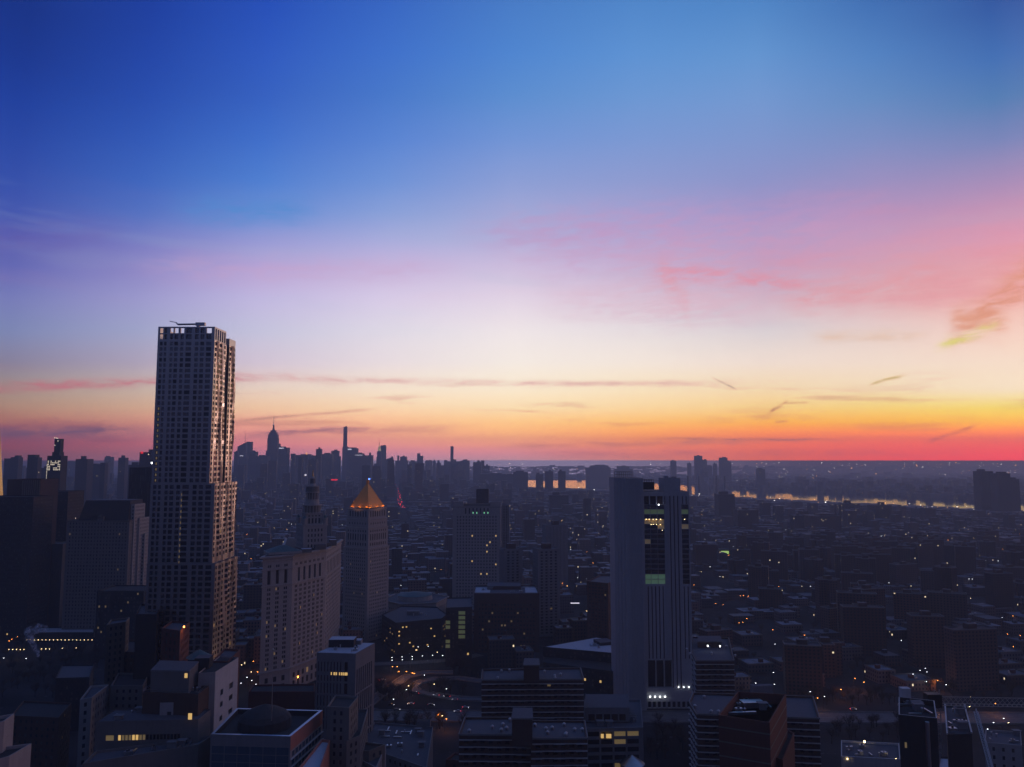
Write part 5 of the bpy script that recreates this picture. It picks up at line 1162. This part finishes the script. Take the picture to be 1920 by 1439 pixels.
for nm, cs, z, n, sd in (('strip_window_office', [(180, 1353), (372, 1349), (395, 1330), (215, 1330)], 70.5, 9, 1), ('grey_annexe', [(175, 1426), (365, 1396), (390, 1382), (190, 1408)], 62, 10, 2), ('low_hall', [(668, 1395), (800, 1440), (812, 1363), (702, 1354)], 24, 16, 3),
    ('white_hall', [(1577, 1418), (1688, 1424), (1686, 1394), (1577, 1388)], 36, 10, 4), ('office_block', [(1094, 1366), (1206, 1364), (1204, 1340), (1096, 1340)], 45, 8, 5), ('police_headquarters', [(889, 1113), (1011, 1113), (1003, 1097), (891, 1098)], 56, 10, 6),
    ('brick_tower', [(1360, 1338), (1440, 1350), (1466, 1306), (1388, 1302)], 87, 12, 7), ('black_tower', [(1688, 1338), (1755, 1345), (1750, 1316), (1688, 1310)], 87, 8, 8), ('framed_block', [(1776, 1378), (1822, 1376), (1808, 1322), (1772, 1322)], 70.8, 9, 9), ('white_stepped_building', [(305, 1316), (368, 1314), (400, 1293), (335, 1292)], 76, 6, 10),
    ('penthouse_block', [(268, 1298), (372, 1302), (392, 1286), (290, 1284)], 80, 6, 11), ('school', [(1060, 1214), (1130, 1220), (1130, 1205), (1100, 1203)], 27.6, 5, 12), ('pale_block', [(1846, 1392), (1916, 1398), (1914, 1372), (1848, 1368)], 34, 6, 13), ('university_tower', [(600, 1222), (665, 1224), (698, 1207), (640, 1206)], 74.8, 7, 14)):
    clutter(nm, cs, z, n, sd)
# ------------------------------------------------------------ the mass of ordinary buildings
GR = R(9.0); gc, gs = math.cos(GR), math.sin(GR)
def g2w(a, b): return (a*gc-b*gs, a*gs+b*gc)
RIV = [tuple(hit(x, y, 0)[:2]) for x, y in near+far]
def inside(p, poly):
    c = False; n = len(poly)
    for i in range(n):
        x0, y0 = poly[i][0], poly[i][1]; x1, y1 = poly[i-1][0], poly[i-1][1]
        if (y0 > p[1]) != (y1 > p[1]) and p[0] < (x1-x0)*(p[1]-y0)/(y1-y0)+x0: c = not c
    return c
for x, y, r_ in ((-193, 484, 40), (-178, 690, 62), (-160, 705, 50), (-140, 850, 30), (-600, 920, 60), (115, 630, 45)): FOOT.append((x, y, r_))
LAMPS = []
def L_(key, pts): LAMPS.extend((x, y, key) for x, y in pts)
L_('lamp_o', [(1342,1132),(1356,1134),(1386,1168),(1393,1167),(1400,1160),(1449,1181),(1508,1191),(1533,1309),(1577,1293),(1460,1100),(1388,1117),(1394,1117),(1403,1118),(1899,1155),(1889,1189),(1913,1192),(1900,1213),(1778,1013),(1880,1030),(1912,1002),(1758,1276),(1603,1272),(1620,1279),(1757,1319),(1866,1319),
  (736,1250),(745,1250),(748,1259),(762,1259),(773,1262),(777,1263),(822,1339),(837,1348),(475,1240),(483,1260),(551,1268),(559,1268),(872,1195),(877,1194),(827,1068),(1112,1056),(1047,1144),(17,1202),(22,1199),(27,1196),(33,1194)])
L_('lamp_w', [(1546,1306),(1519,1313),(1519,1297),(1417,1281),(1450,1261),(1452,1283),(1453,1208),(1667,1093),(1690,1201),(1728,1074),(1817,1086),(1823,1086),(1879,1158),(1712,1264),(1725,1257),(1735,1253),(1738,1260),(1737,1278),(1774,1284),(1863,1355),(1882,1347),(1852,1367),
  (796,1266),(762,1293),(837,1292),(738,1311),(735,1233),(735,1238),(754,1232),(754,1237),(773,1231),(773,1236),(792,1230),(811,1229),(830,1229),(784,1213),(803,1212),(463,1270),(472,1276),(480,1283),(452,1281),(640,1148),(7,1234),(49,1235),(642,984),(546,983),(930,995),(1318,966),(1402,988),(1000,1062),(1070,1030),(1183,1020)])
L_('lamp_y', [(50+7.2*k,1200) for k in range(18)]+[(17,1218),(24,1218),(31,1218),(38,1218),(45,1218),(78,1217),(86,1217),(93,1217),(117,1216),(143,1215),(453,1247),(471,1260),(766,1286),(814,1283),(820,1223),(780,1219),(1820,1122),(1826,1009),(1820,1307),(1818,1325),(1891,1355),(829,1342),(498,966),(514,990),(838,1078),(958,993),(1010,985),(1100,1146)])
lamp_pos = []
for x, y, k in LAMPS:
    z = 9.0; p = hit(x, y, z); lamp_pos.append((p.x, p.y, z, k))
rg = random.Random(11)
for _ in range(60):
    x, y = rg.uniform(440, 1900), rg.uniform(940, 1110)
    if 1150 < x < 1300 or 840 < x < 950: continue
    p = hit(x, y, 9.0)
    if not inside((p.x, p.y), RIV): lamp_pos.append((p.x, p.y, 9.0, rg.choice(('lamp_w', 'lamp_w', 'lamp_y', 'lamp_o'))))
def blocked(x, y, w, h):
    for lx, ly, lz, _ in lamp_pos:
        if ly > y-w*.3:
            t = y/ly
            if t <= 1.02 and abs(lx*t-x) < w*.75+1 and (HC+(lz-HC)*min(t, 1)) < h+2: return True
    return False
NB = sorted((p[0], p[1]) for p in near)
def bank(px):
    for (x0, y0), (x1, y1) in zip(NB, NB[1:]):
        if x0 <= px <= x1: return y0+(y1-y0)*(px-x0)/(x1-x0)
    return 0
def river_cap(x, y, h):           # keep the stretch of river the photograph shows open to view
    px = 960+x/y*FOC
    if px < 940: return h
    yb = bank(px)
    if hit(960, yb).y < y: return h
    cap = HC-(yb-862+rg.choice((-.5, 0, .5, 1, 1.5, 2.5)))/FOC*y
    return min(h, max(cap, 6))
def free(x, y, r):
    for fx, fy, fr in FOOT:
        if (fx-x)**2+(fy-y)**2 < (fr+r)**2: return False
    if 566 < y < 622 and x > -270: return False
    if -190 < x < 20 and 600 < y < 720: return False
    return True
cand = []; far_b = []
rg = random.Random(21)
def in_view(x, y, m=1.08): return y > 0 and abs(x)/y < .65*m
b_ = 560.0
while b_ < 5200:
    step = 24 if b_ < 2200 else 30
    a_ = -.9*b_-300
    while a_ < .9*b_+1300:
        w = rg.uniform(15, 27)*(1 if b_ < 2200 else 1.3); d = rg.uniform(15, 23)*(1 if b_ < 2200 else 1.3)
        x, y = g2w(a_+w/2, b_+rg.uniform(-1.5, 1.5)); a_ += w+rg.choice((.6, .6, .6, 1.5, 7, 14))
        if (a_ % 250) < 21: continue                              # avenues
        if (int(b_/24) % 4) == 3: continue                       # cross streets
        if abs((x+433+.157*(y-3124))) < 24 and y > 1900: continue   # the red lit avenue
        if not in_view(x, y) or y < 655: continue
        px_ = 960+x/y*FOC
        if px_ < 300 and y < 850: continue                        # the dark park with its lamp strings
        if px_ > 1290 and y < 1450:                               # the housing estates: low blocks between the towers
            if rg.random() < .45: continue
            hh = rg.uniform(7, 13); cand.append((x, y, w, d, hh)); continue
        if inside((x, y), RIV): continue
        h = rg.choice((14, 16, 18, 19, 21, 23, 26)) + rg.uniform(-2, 3)
        if rg.random() < .055: h = rg.uniform(34, 62)
        if y > 3300 and x < -300: h *= rg.uniform(1.2, 3.2)
        elif y > 2400 and x < 100: h *= rg.uniform(1, 1.6)
        if y < 900: h = min(h, 24)
        h = river_cap(x, y, h)
        cand.append((x, y, w, d, h))
    b_ += step
house = []
b_ = 600.0
while b_ < 1450:
    a_ = 60.0
    while a_ < 1300:
        x, y = g2w(a_+rg.uniform(-12, 12), b_+rg.uniform(-12, 12)); a_ += rg.uniform(44, 66)
        if y < 640 or not in_view(x, y) or 960+x/y*FOC < 1300: continue
        if inside((x, y), RIV): continue
        house.append((x, y, rg.choice((0, 1, 1, 2)), rg.choice((27, 38, 42, 45, 48)), rg.uniform(-.5, .5)))
    b_ += 54
ten = [(x, y, w, d, h) for x, y, w, d, h in cand if not (y < 2600 and (not free(x, y, max(w, d)*.6))) and not (y < 2600 and blocked(x, y, w, h))]
ten.sort(key=lambda q: -(q[2]*(q[4]+q[3]*.15))/(q[1]**2))
indiv, rest = ten[:285], ten[285:]
wood = M['wood']
r2 = random.Random(5)
for i, (x, y, w, d, h) in enumerate(indiv):
    fm = F['mid'] if h > 30 else F['low']
    if y < 1150:
        t = thing('tenement', 'ordinary dark low apartment block among the crowded rooftops', 'building', (x, y, 0), 'low apartment blocks filling the streets')
        m = MB(); f = rect(x, y, w, d, GR); m.prism(f, 0, h, fm); inn = inset(f, .4)
        for e in range(4): m.face([(*f[e], h+.8), (*f[(e+1) % 4], h+.8), (*inn[(e+1) % 4], h+.8), (*inn[e], h+.8)], M['tan']); m.face([(*f[e], h), (*f[(e+1) % 4], h), (*f[(e+1) % 4], h+.8), (*f[e], h+.8)], M['tan']); m.face([(*inn[(e+1) % 4], h), (*inn[e], h), (*inn[e], h+.8), (*inn[(e+1) % 4], h+.8)], M['tan'])
        m.build('wall', t)
        m = MB(); m.box(x+r2.uniform(-4, 4), y+r2.uniform(-3, 3), h, 3.5, 3, 2.8, M['brick'], GR, M['roof']); m.build('roof_hut', t)
        for q in range(r2.randint(0, 3)): m = MB(); m.box(x+r2.uniform(-6, 6), y+r2.uniform(-6, 6), h, 1.6, 1.4, 1.2, M['metal'], GR); m.build('roof_vent', t)
        if r2.random() < .3:
            tx, ty = x+r2.uniform(-4, 4), y+3; m = MB()
            for e in range(4): m.bar((tx+1.3*math.cos(e*1.57), ty+1.3*math.sin(e*1.57), h), (tx+1.3*math.cos(e*1.57), ty+1.3*math.sin(e*1.57), h+3), .14, M['black'], 3)
            m.cyl(tx, ty, h+3, 1.8, 3, wood, 10); m.cyl(tx, ty, h+6, 1.95, 1.1, M['roof_dark'], 10, .1); m.build('water_tank', t)
    else:
        m = MB(); m.box(x, y, 0, w, d, h, fm, GR); m.box(x+r2.uniform(-4, 4), y+r2.uniform(-3, 3), h, 4, 3.4, 3, fm, GR)
        tag(m.build('tenement'), 'ordinary dark low apartment block among the crowded rooftops', 'building', 'low apartment blocks filling the streets')
house = [q for q in house if free(q[0], q[1], 17) and not blocked(q[0], q[1], 24, q[3])]
for x, y, k, h, ro in house:
    t = thing('housing_tower', 'dark brick housing estate tower standing in unlit grounds', 'apartment block', (x, y, 0), 'brick housing towers of the east side')
    m = MB(); mt = F['proj']
    if k == 0: fo = [(-13, -5), (-5, -5), (-5, -13), (5, -13), (5, -5), (13, -5), (13, 5), (5, 5), (5, 13), (-5, 13), (-5, 5), (-13, 5)]
    elif k == 1: fo = [(-19, -6.5), (19, -6.5), (19, 6.5), (6, 6.5), (6, 13), (-6, 13), (-6, 6.5), (-19, 6.5)]
    else: fo = [(-14, -6.5), (14, -6.5), (14, 6.5), (-14, 6.5)]
    c, s = math.cos(ro), math.sin(ro); f = [(x+a*c-b*s, y+a*s+b*c) for a, b in fo]
    m.prism(f, 0, h, mt); m.build('wall', t); m = MB(); m.box(x, y, h, 8, 6, 4, M['brown'], ro, M['roof']); m.build('roof_hut', t)
    m = MB()
    inn = inset(f, .5)
    for e in range(len(f)): g = (e+1) % len(f); m.face([(*f[e], h+.9), (*f[g], h+.9), (*inn[g], h+.9), (*inn[e], h+.9)], M['kerb']); m.face([(*f[e], h), (*f[g], h), (*f[g], h+.9), (*f[e], h+.9)], M['kerb'])
    m.build('parapet', t)
m = MB()
for x, y, w, d, h in rest:
    fm = F['mid'] if h > 30 else F['low']; m.box(x, y, 0, w, d, h, fm, GR)
    if r2.random() < .5 and y < 2600: m.box(x+r2.uniform(-4, 4), y+r2.uniform(-3, 3), h, 4, 3.4, 3, fm, GR)
stuff(m.build('far_city_buildings'))
m = MB()
for _ in range(7000):                       # the flat boroughs out to the horizon
    y = 3200+rg.random()**1.6*17000; x = rg.uniform(-.72, .72)*y
    if inside((x, y), RIV): continue
    if y < 5200 and not (x > .12*y+200 and y > 3600-.0*x): continue
    w = rg.uniform(22, 60)*(y/5000)**.7
    # keep the river open to view
    h = rg.uniform(8, 22) if rg.random() > .04 else rg.uniform(25, 60)
    q = HC*y/max(HC-h, 1)
    if x > 300 and inside((x*q/y*1.0, q), RIV) or (x > -100 and inside((x, y-350), RIV)): h = min(h, 7)
    if x > -200 and y < 7500 and -60 < 0: pass
    h = river_cap(x, y, h)
    m.box(x, y, 0, w, w*rg.uniform(.6, 1.5), h, F['skyline_plain'], GR*rg.choice((1, -1)))
stuff(m.build('far_borough_buildings'))
m = MB()
for _ in range(650):
    px_, py_ = rg.uniform(300, 1915), 868+rg.random()**1.3*90
    if rg.random() < .45: px_ = rg.uniform(1380, 1915)
    p = hit(px_, py_, 14)
    if inside((p.x, p.y), RIV) or (px_ < 930 and py_ < 900): continue
    s = p.y*.00042*rg.choice((.5, .7, 1)); m.box(p.x, p.y, 13, s*rg.choice((1, 1, 2.5)), s, s*.8, M[rg.choice(('far_w', 'far_w', 'far_o'))])
for ka in range(-14, 22):
    for kb in range(17, 78):
        if rg.random() < .35: continue
        x, y = g2w(ka*250+rg.choice((3, 17)), kb*58+rg.uniform(-4, 4))
        if y < 950 or not in_view(x, y) or inside((x, y), RIV) or (960+x/y*FOC > 1290 and y < 1450): continue
        s = .5+y*.00018; m.box(x, y, 9, s, s, s*.5, M['far_o' if (ka*7) % 3 else 'far_w'])
stuff(m.build('far_city_lights'))

# ------------------------------------------------------------ street lamps
def proto_lamp(key):
    b = Vector((0, 0, 0)); t = bpy.data.objects.new('street_lamp', None); COL.objects.link(t); BASE[t.name] = b
    m = MB(); m.cyl(0, 0, 0, .12, 8.6, M['black'], 6, .07); m.build('pole', t)
    m = MB(); m.bar((0, 0, 8.5), (1.2, 0, 9.1), .06, M['metal'], 4); m.build('arm', t)
    m = MB(); m.cyl(1.3, 0, 8.85, .34, .2, M[key], 8, .3); m.cyl(1.3, 0, 9.05, .36, .12, M['black'], 8, .2); m.build('lamp_head', t)
    return t
txt = {'lamp_o': ('orange sodium street lamp glowing among the dark streets', 'orange street lamps'), 'lamp_w': ('cold white street lamp shining among the dark streets', 'white street lamps'), 'lamp_y': ('warm yellow street lamp shining among the dark streets', 'yellow street lamps')}
protos = {k: [proto_lamp(k), False] for k in txt}
for lx, ly, lz, k in lamp_pos:
    p, used = protos[k]
    if not used: t = p; protos[k][1] = True
    else:
        t = p.copy(); COL.objects.link(t)
        for ch in p.children: c = ch.copy(); COL.objects.link(c); c.parent = t
    s = 1.0 if ly < 900 else min(2.2, ly/900.0)
    t.location = (lx-1.3*s, ly, lz-9.0*1.0 if s == 1 else max(0, lz-9.0)); t.scale = (s, s, 1.0)
    t['label'], t['group'] = txt[k]; t['category'] = 'street lamp'
    if ly < 760 and abs(lx) < 620:
        l = bpy.data.lights.new('lamp_light', 'POINT'); l.energy = 1300 if k == 'lamp_o' else 170; l.color = {'lamp_o': (1, .34, .06), 'lamp_w': (.85, .92, 1), 'lamp_y': (1, .75, .4)}[k]; l.shadow_soft_size = .3
        o = bpy.data.objects.new('lamp_light', l); COL.objects.link(o); o.location = (lx, ly-.2, 8.4)

# ------------------------------------------------------------ cars
def proto_car(paint, van=False):
    t = bpy.data.objects.new('car', None); COL.objects.link(t); BASE[t.name] = Vector((0, 0, 0))
    m = MB(); L, Wd = 2.3, .9
    pr = [(-L, .35), (L, .35), (L, .75), (1.55, .98), (.75, 1.02), (.2, 1.02), (-1.6, 1.02), (-L, .92)]
    def ex(pts, y0, y1, mat):
        n = len(pts); vs = [(a, y0, b) for a, b in pts]+[(a, y1, b) for a, b in pts]
        m.poly(vs, [tuple(range(n)), tuple(reversed(range(n, 2*n)))]+[(k, k+n, (k+1) % n+n, (k+1) % n) for k in range(n)], mat)
    ex(pr, -Wd, Wd, paint); m.build('body', t)
    m = MB(); ex([(-1.75, 1.02), (.85, 1.02), (.25, 1.5 if not van else 1.9), (-1.35, 1.5 if not van else 1.9)], -.78, .78, M['glass']); m.build('window', t)
    m = MB(); m.box(-.55, 0, 1.5 if not van else 1.9, 1.5, 1.5, .05, paint); m.build('car_roof', t)
    for sx in (-1.4, 1.4):
        for sy in (-.85, .85): m = MB(); m.bar((sx, sy-.1, .34), (sx, sy+.1, .34), .34, M['tyre'], 12); m.build('wheel', t)
    for sy in (-.62, .62):
        m = MB(); m.box(L+.01, sy, .6, .06, .34, .18, M['head']); m.build('headlight', t)
        m = MB(); m.box(-L-.01, sy, .68, .06, .30, .16, M['tail']); m.build('tail_light', t)
    return t
def copy_tree(p):
    t = p.copy(); COL.objects.link(t)
    for ch in p.children: c = ch.copy(); COL.objects.link(c); c.parent = t
    return t
cars = {'dark': proto_car(M['car_dark']), 'silver': proto_car(M['car_silver'])}; first = {'dark': True, 'silver': True}
spots = [(733, 1322, 0, 'dark', 'first dark car under the expressway lamp, nearest the striped tower'), (744, 1331, 0, 'dark', 'dark car in the nearest expressway lane by the striped tower'), (808, 1322, 0, 'dark', 'dark car alone in the middle of the expressway'), (858, 1334, 180, 'silver', 'silver car with bright headlights in the nearest lane'), (873, 1327, 0, 'silver', 'silver car one lane beyond the brightest headlights'), (853, 1312, 180, 'silver', 'silver car on the far expressway lane before the ramp'), (838, 1306, 170, 'dark', 'dark car leaving the bend with red tail lights'), (818, 1304, 165, 'silver', 'silver car following the red tail lights on the bend'), (784, 1299, 120, 'dark', 'dark car right on the curve of the loop ramp'), (712, 1290, 40, 'silver', 'pale car waiting on the access road by the striped tower'), (716, 1275, 40, 'silver', 'second pale car farther up the access road'), (1218, 1312, 0, 'dark', 'dark car with headlight below the slotted tower entrance'), (770, 1320, 180, 'silver', 'silver car between the two dark expressway cars'), (1600, 1330, 0, 'silver', 'silver car on the expressway in the dark lower right'), (1240, 1324, 0, 'dark', 'dark car on the expressway just past the slotted tower')]
for x, y, ro, k, lb in spots:
    t = cars[k] if first[k] else copy_tree(cars[k]); first[k] = False; p = hit(x, y, .8)
    t.location = (p.x, p.y, .27); t.rotation_euler = (0, 0, R(ro)); t['label'] = lb; t['category'] = 'car'; t['group'] = 'cars on the expressway'
m0 = None
for i in range(46):
    D = 3080+(i/46.0)**1.4*4300; p = avenue_pt(D); s = rg.choice((-7, -3.5, 3.5, 7, 10))
    if m0 is None:
        m = MB(); m.box(0, 0, 1.9, 1.8, 4.4, 1.2, M['car_dark']); m.box(0, 0, 3.1, 1.5, 2.4, .6, M['glass']); m.box(-.55, -2.22, 1.9, .62, .1, .62, M['tail']); m.box(.55, -2.22, 1.9, .62, .1, .62, M['tail'])
        for v in m.v: pass
        m0 = m.build('queuing_car'); o = m0
    else: o = m0.copy(); COL.objects.link(o)
    o.location = (p.x+s, D+rg.uniform(-9, 9), -1.2); sc_ = 1.0+.25*D/3000; o.scale = (sc_, 1, sc_); o.rotation_euler = (0, 0, R(9))
    tag(o, 'car with red tail lights in the long avenue queue', 'car', 'cars queuing up the red lit avenue')

# ------------------------------------------------------------ bare winter trees
def proto_tree(seed):
    r = random.Random(seed); t = bpy.data.objects.new('bare_tree', None); COL.objects.link(t); BASE[t.name] = Vector((0, 0, 0))
    m = MB(); m.bar((0, 0, 0), (.15, .1, 3.4), .26, M['bark'], 7, .18); m.build('trunk', t)
    m = MB(); tips = []
    for k in range(7):
        a = k*.9+r.uniform(-.3, .3); e = Vector((math.cos(a)*r.uniform(1.4, 2.6), math.sin(a)*r.uniform(1.4, 2.6), r.uniform(5, 7.6))); m.bar((.15, .1, 3.2), e, .13, M['bark'], 4, .06); tips.append((Vector((.15, .1, 3.2)), e))
    for s, e in tips:
        for q in range(9):
            b = s.lerp(e, r.uniform(.35, 1)); d = Vector((r.uniform(-1, 1), r.uniform(-1, 1), r.uniform(0, 1.1)))*r.uniform(1.2, 2.6); m.bar(b, b+d, .05, M['twig'], 3, .02)
            for w in range(5): c = b+d*r.uniform(.3, 1); f = Vector((r.uniform(-1, 1), r.uniform(-1, 1), r.uniform(-.2, .9)))*r.uniform(.6, 1.3); m.bar(c, c+f, .035, M['twig'], 3, .012)
    m.build('crown', t); return t
tp = [proto_tree(s) for s in (1, 2, 3)]; tf = [True]*3
spots = []
rt = random.Random(8)
def scatter(n, x0, x1, y0, y1):
    for _ in range(n): spots.append((rt.uniform(x0, x1), rt.uniform(y0, y1)))
scatter(26, 705, 775, 1286, 1304); scatter(16, 805, 880, 1284, 1299); scatter(34, 703, 870, 1341, 1362); scatter(18, 850, 900, 1245, 1262); scatter(26, 1210, 1290, 1350, 1420); scatter(30, 1480, 1690, 1300, 1313); scatter(24, 1540, 1690, 1350, 1384); scatter(60, 5, 200, 1204, 1300); scatter(20, 1700, 1900, 1250, 1300); scatter(90, 1320, 1910, 1160, 1305)
lpw = [Vector(p[:2]) for p in lp]
for x, y in spots:
    p = hit(x, y, 4.0); 
    if 578 < p.y < 610 and p.x > -260: continue
    if min((Vector(p[:2])-q).length for q in lpw) < 7: continue
    if not all((fx-p.x)**2+(fy-p.y)**2 > (fr*.75)**2 for fx, fy, fr in FOOT if fr < 60): continue
    i = rt.randrange(3); t = tp[i] if tf[i] else copy_tree(tp[i]); tf[i] = False
    s = rt.uniform(.8, 1.5); t.location = (p.x, p.y, 0); t.scale = (s, s, s); t.rotation_euler = (0, 0, rt.uniform(0, 6)); t['label'] = 'bare leafless winter tree on the dark verges between roads and blocks'; t['category'] = 'tree'; t['group'] = 'bare winter trees'

# ------------------------------------------------------------ steam from the roofs
sm, sn, sb = mat_base('steam'); _g = sn.new('ShaderNodeNewGeometry'); _lw = sn.new('ShaderNodeLayerWeight'); _lw.inputs[0].default_value = .35
_nz = sn.smooth(sn.noise(_g.outputs['Position'], .16, 5.0, .65), .40, .68)
sb.inputs['Base Color'].default_value = (.8, .82, .88, 1); sb.inputs['Roughness'].default_value = 1
sn.l.new(sn.m('MULTIPLY', sn.m('MULTIPLY', _nz, sn.m('SUBTRACT', 1.0, _lw.outputs['Facing'])), .55, clamp=True), sb.inputs['Alpha'])
def steam(label, pts, D, s):
    r = random.Random(int(pts[0][0])); m = MB()
    for i in range(len(pts)-1):
        a, b = at(*pts[i], D), at(*pts[i+1], D)
        for q in range(3):
            c = a.lerp(b, q/3.0)+Vector((r.uniform(-s, s), r.uniform(-s, s), r.uniform(-s, s)))*.5; rad = s*r.uniform(.7, 1.2)*(1+.25*i); n = 10; vs = []; fs = []
            for u in range(1, 6):
                for v in range(n): th, ph = math.pi*u/6, 2*math.pi*v/n; k = rad*(1+.25*math.sin(3*ph+u+i)); vs.append(c+Vector((k*math.sin(th)*math.cos(ph), k*math.sin(th)*math.sin(ph), rad*math.cos(th))))
            for u in range(4):
                for v in range(n): fs.append((u*n+v, u*n+(v+1) % n, (u+1)*n+(v+1) % n, (u+1)*n+v))
            fs.append(tuple(range(n))); fs.append(tuple(reversed(range(4*n, 5*n)))); m.poly(vs, fs, sm)
    o = m.build('steam_plume')
    for p in o.data.polygons: p.use_smooth = True
    stuff(o, label, 'steam')
steam('ragged steam plume drifting over the roofs beside the steel tower', [(512, 944), (500, 940), (490, 934), (478, 930), (470, 936)], 1700, 3.2)
steam('small steam puff by the avenue haze', [(508, 942), (504, 930), (500, 924)], 1700, 2.2)
steam('blue-white steam column over the lamp strings', [(70, 1228), (66, 1212), (58, 1200), (52, 1188), (72, 1180), (88, 1176)], 700, 2.2)
steam('steam drifting from the riverside chimneys', [(1330, 912), (1326, 906), (1322, 898), (1340, 906)], 4200, 6)
steam('low steam trail right of the chimneys', [(1374, 924), (1366, 920), (1358, 917)], 4200, 5)
steam('thin steam wisp near the river end of midtown', [(917, 910), (914, 904), (911, 900)], 3300, 4)
steam('pale smoke trail at the end of midtown', [(922, 886), (914, 883), (905, 881)], 4700, 6)
# ------------------------------------------------------------ the morning haze
hm = bpy.data.materials.new('haze_air'); hm.use_nodes = True; hm.node_tree.nodes.clear()
pv = hm.node_tree.nodes.new('ShaderNodeVolumePrincipled'); ho = hm.node_tree.nodes.new('ShaderNodeOutputMaterial')
pv.inputs['Color'].default_value = (.66, .80, 1.0, 1); pv.inputs['Density'].default_value = HAZE_D; pv.inputs['Anisotropy'].default_value = .3
hm.node_tree.links.new(pv.outputs[0], ho.inputs['Volume'])
hb = MB(); K = HAZE_R; hb.prism([(-K, -K), (K, -K), (K, K), (-K, K)], -1.0, HAZE_TOP, hm); stuff(hb.build('haze'))
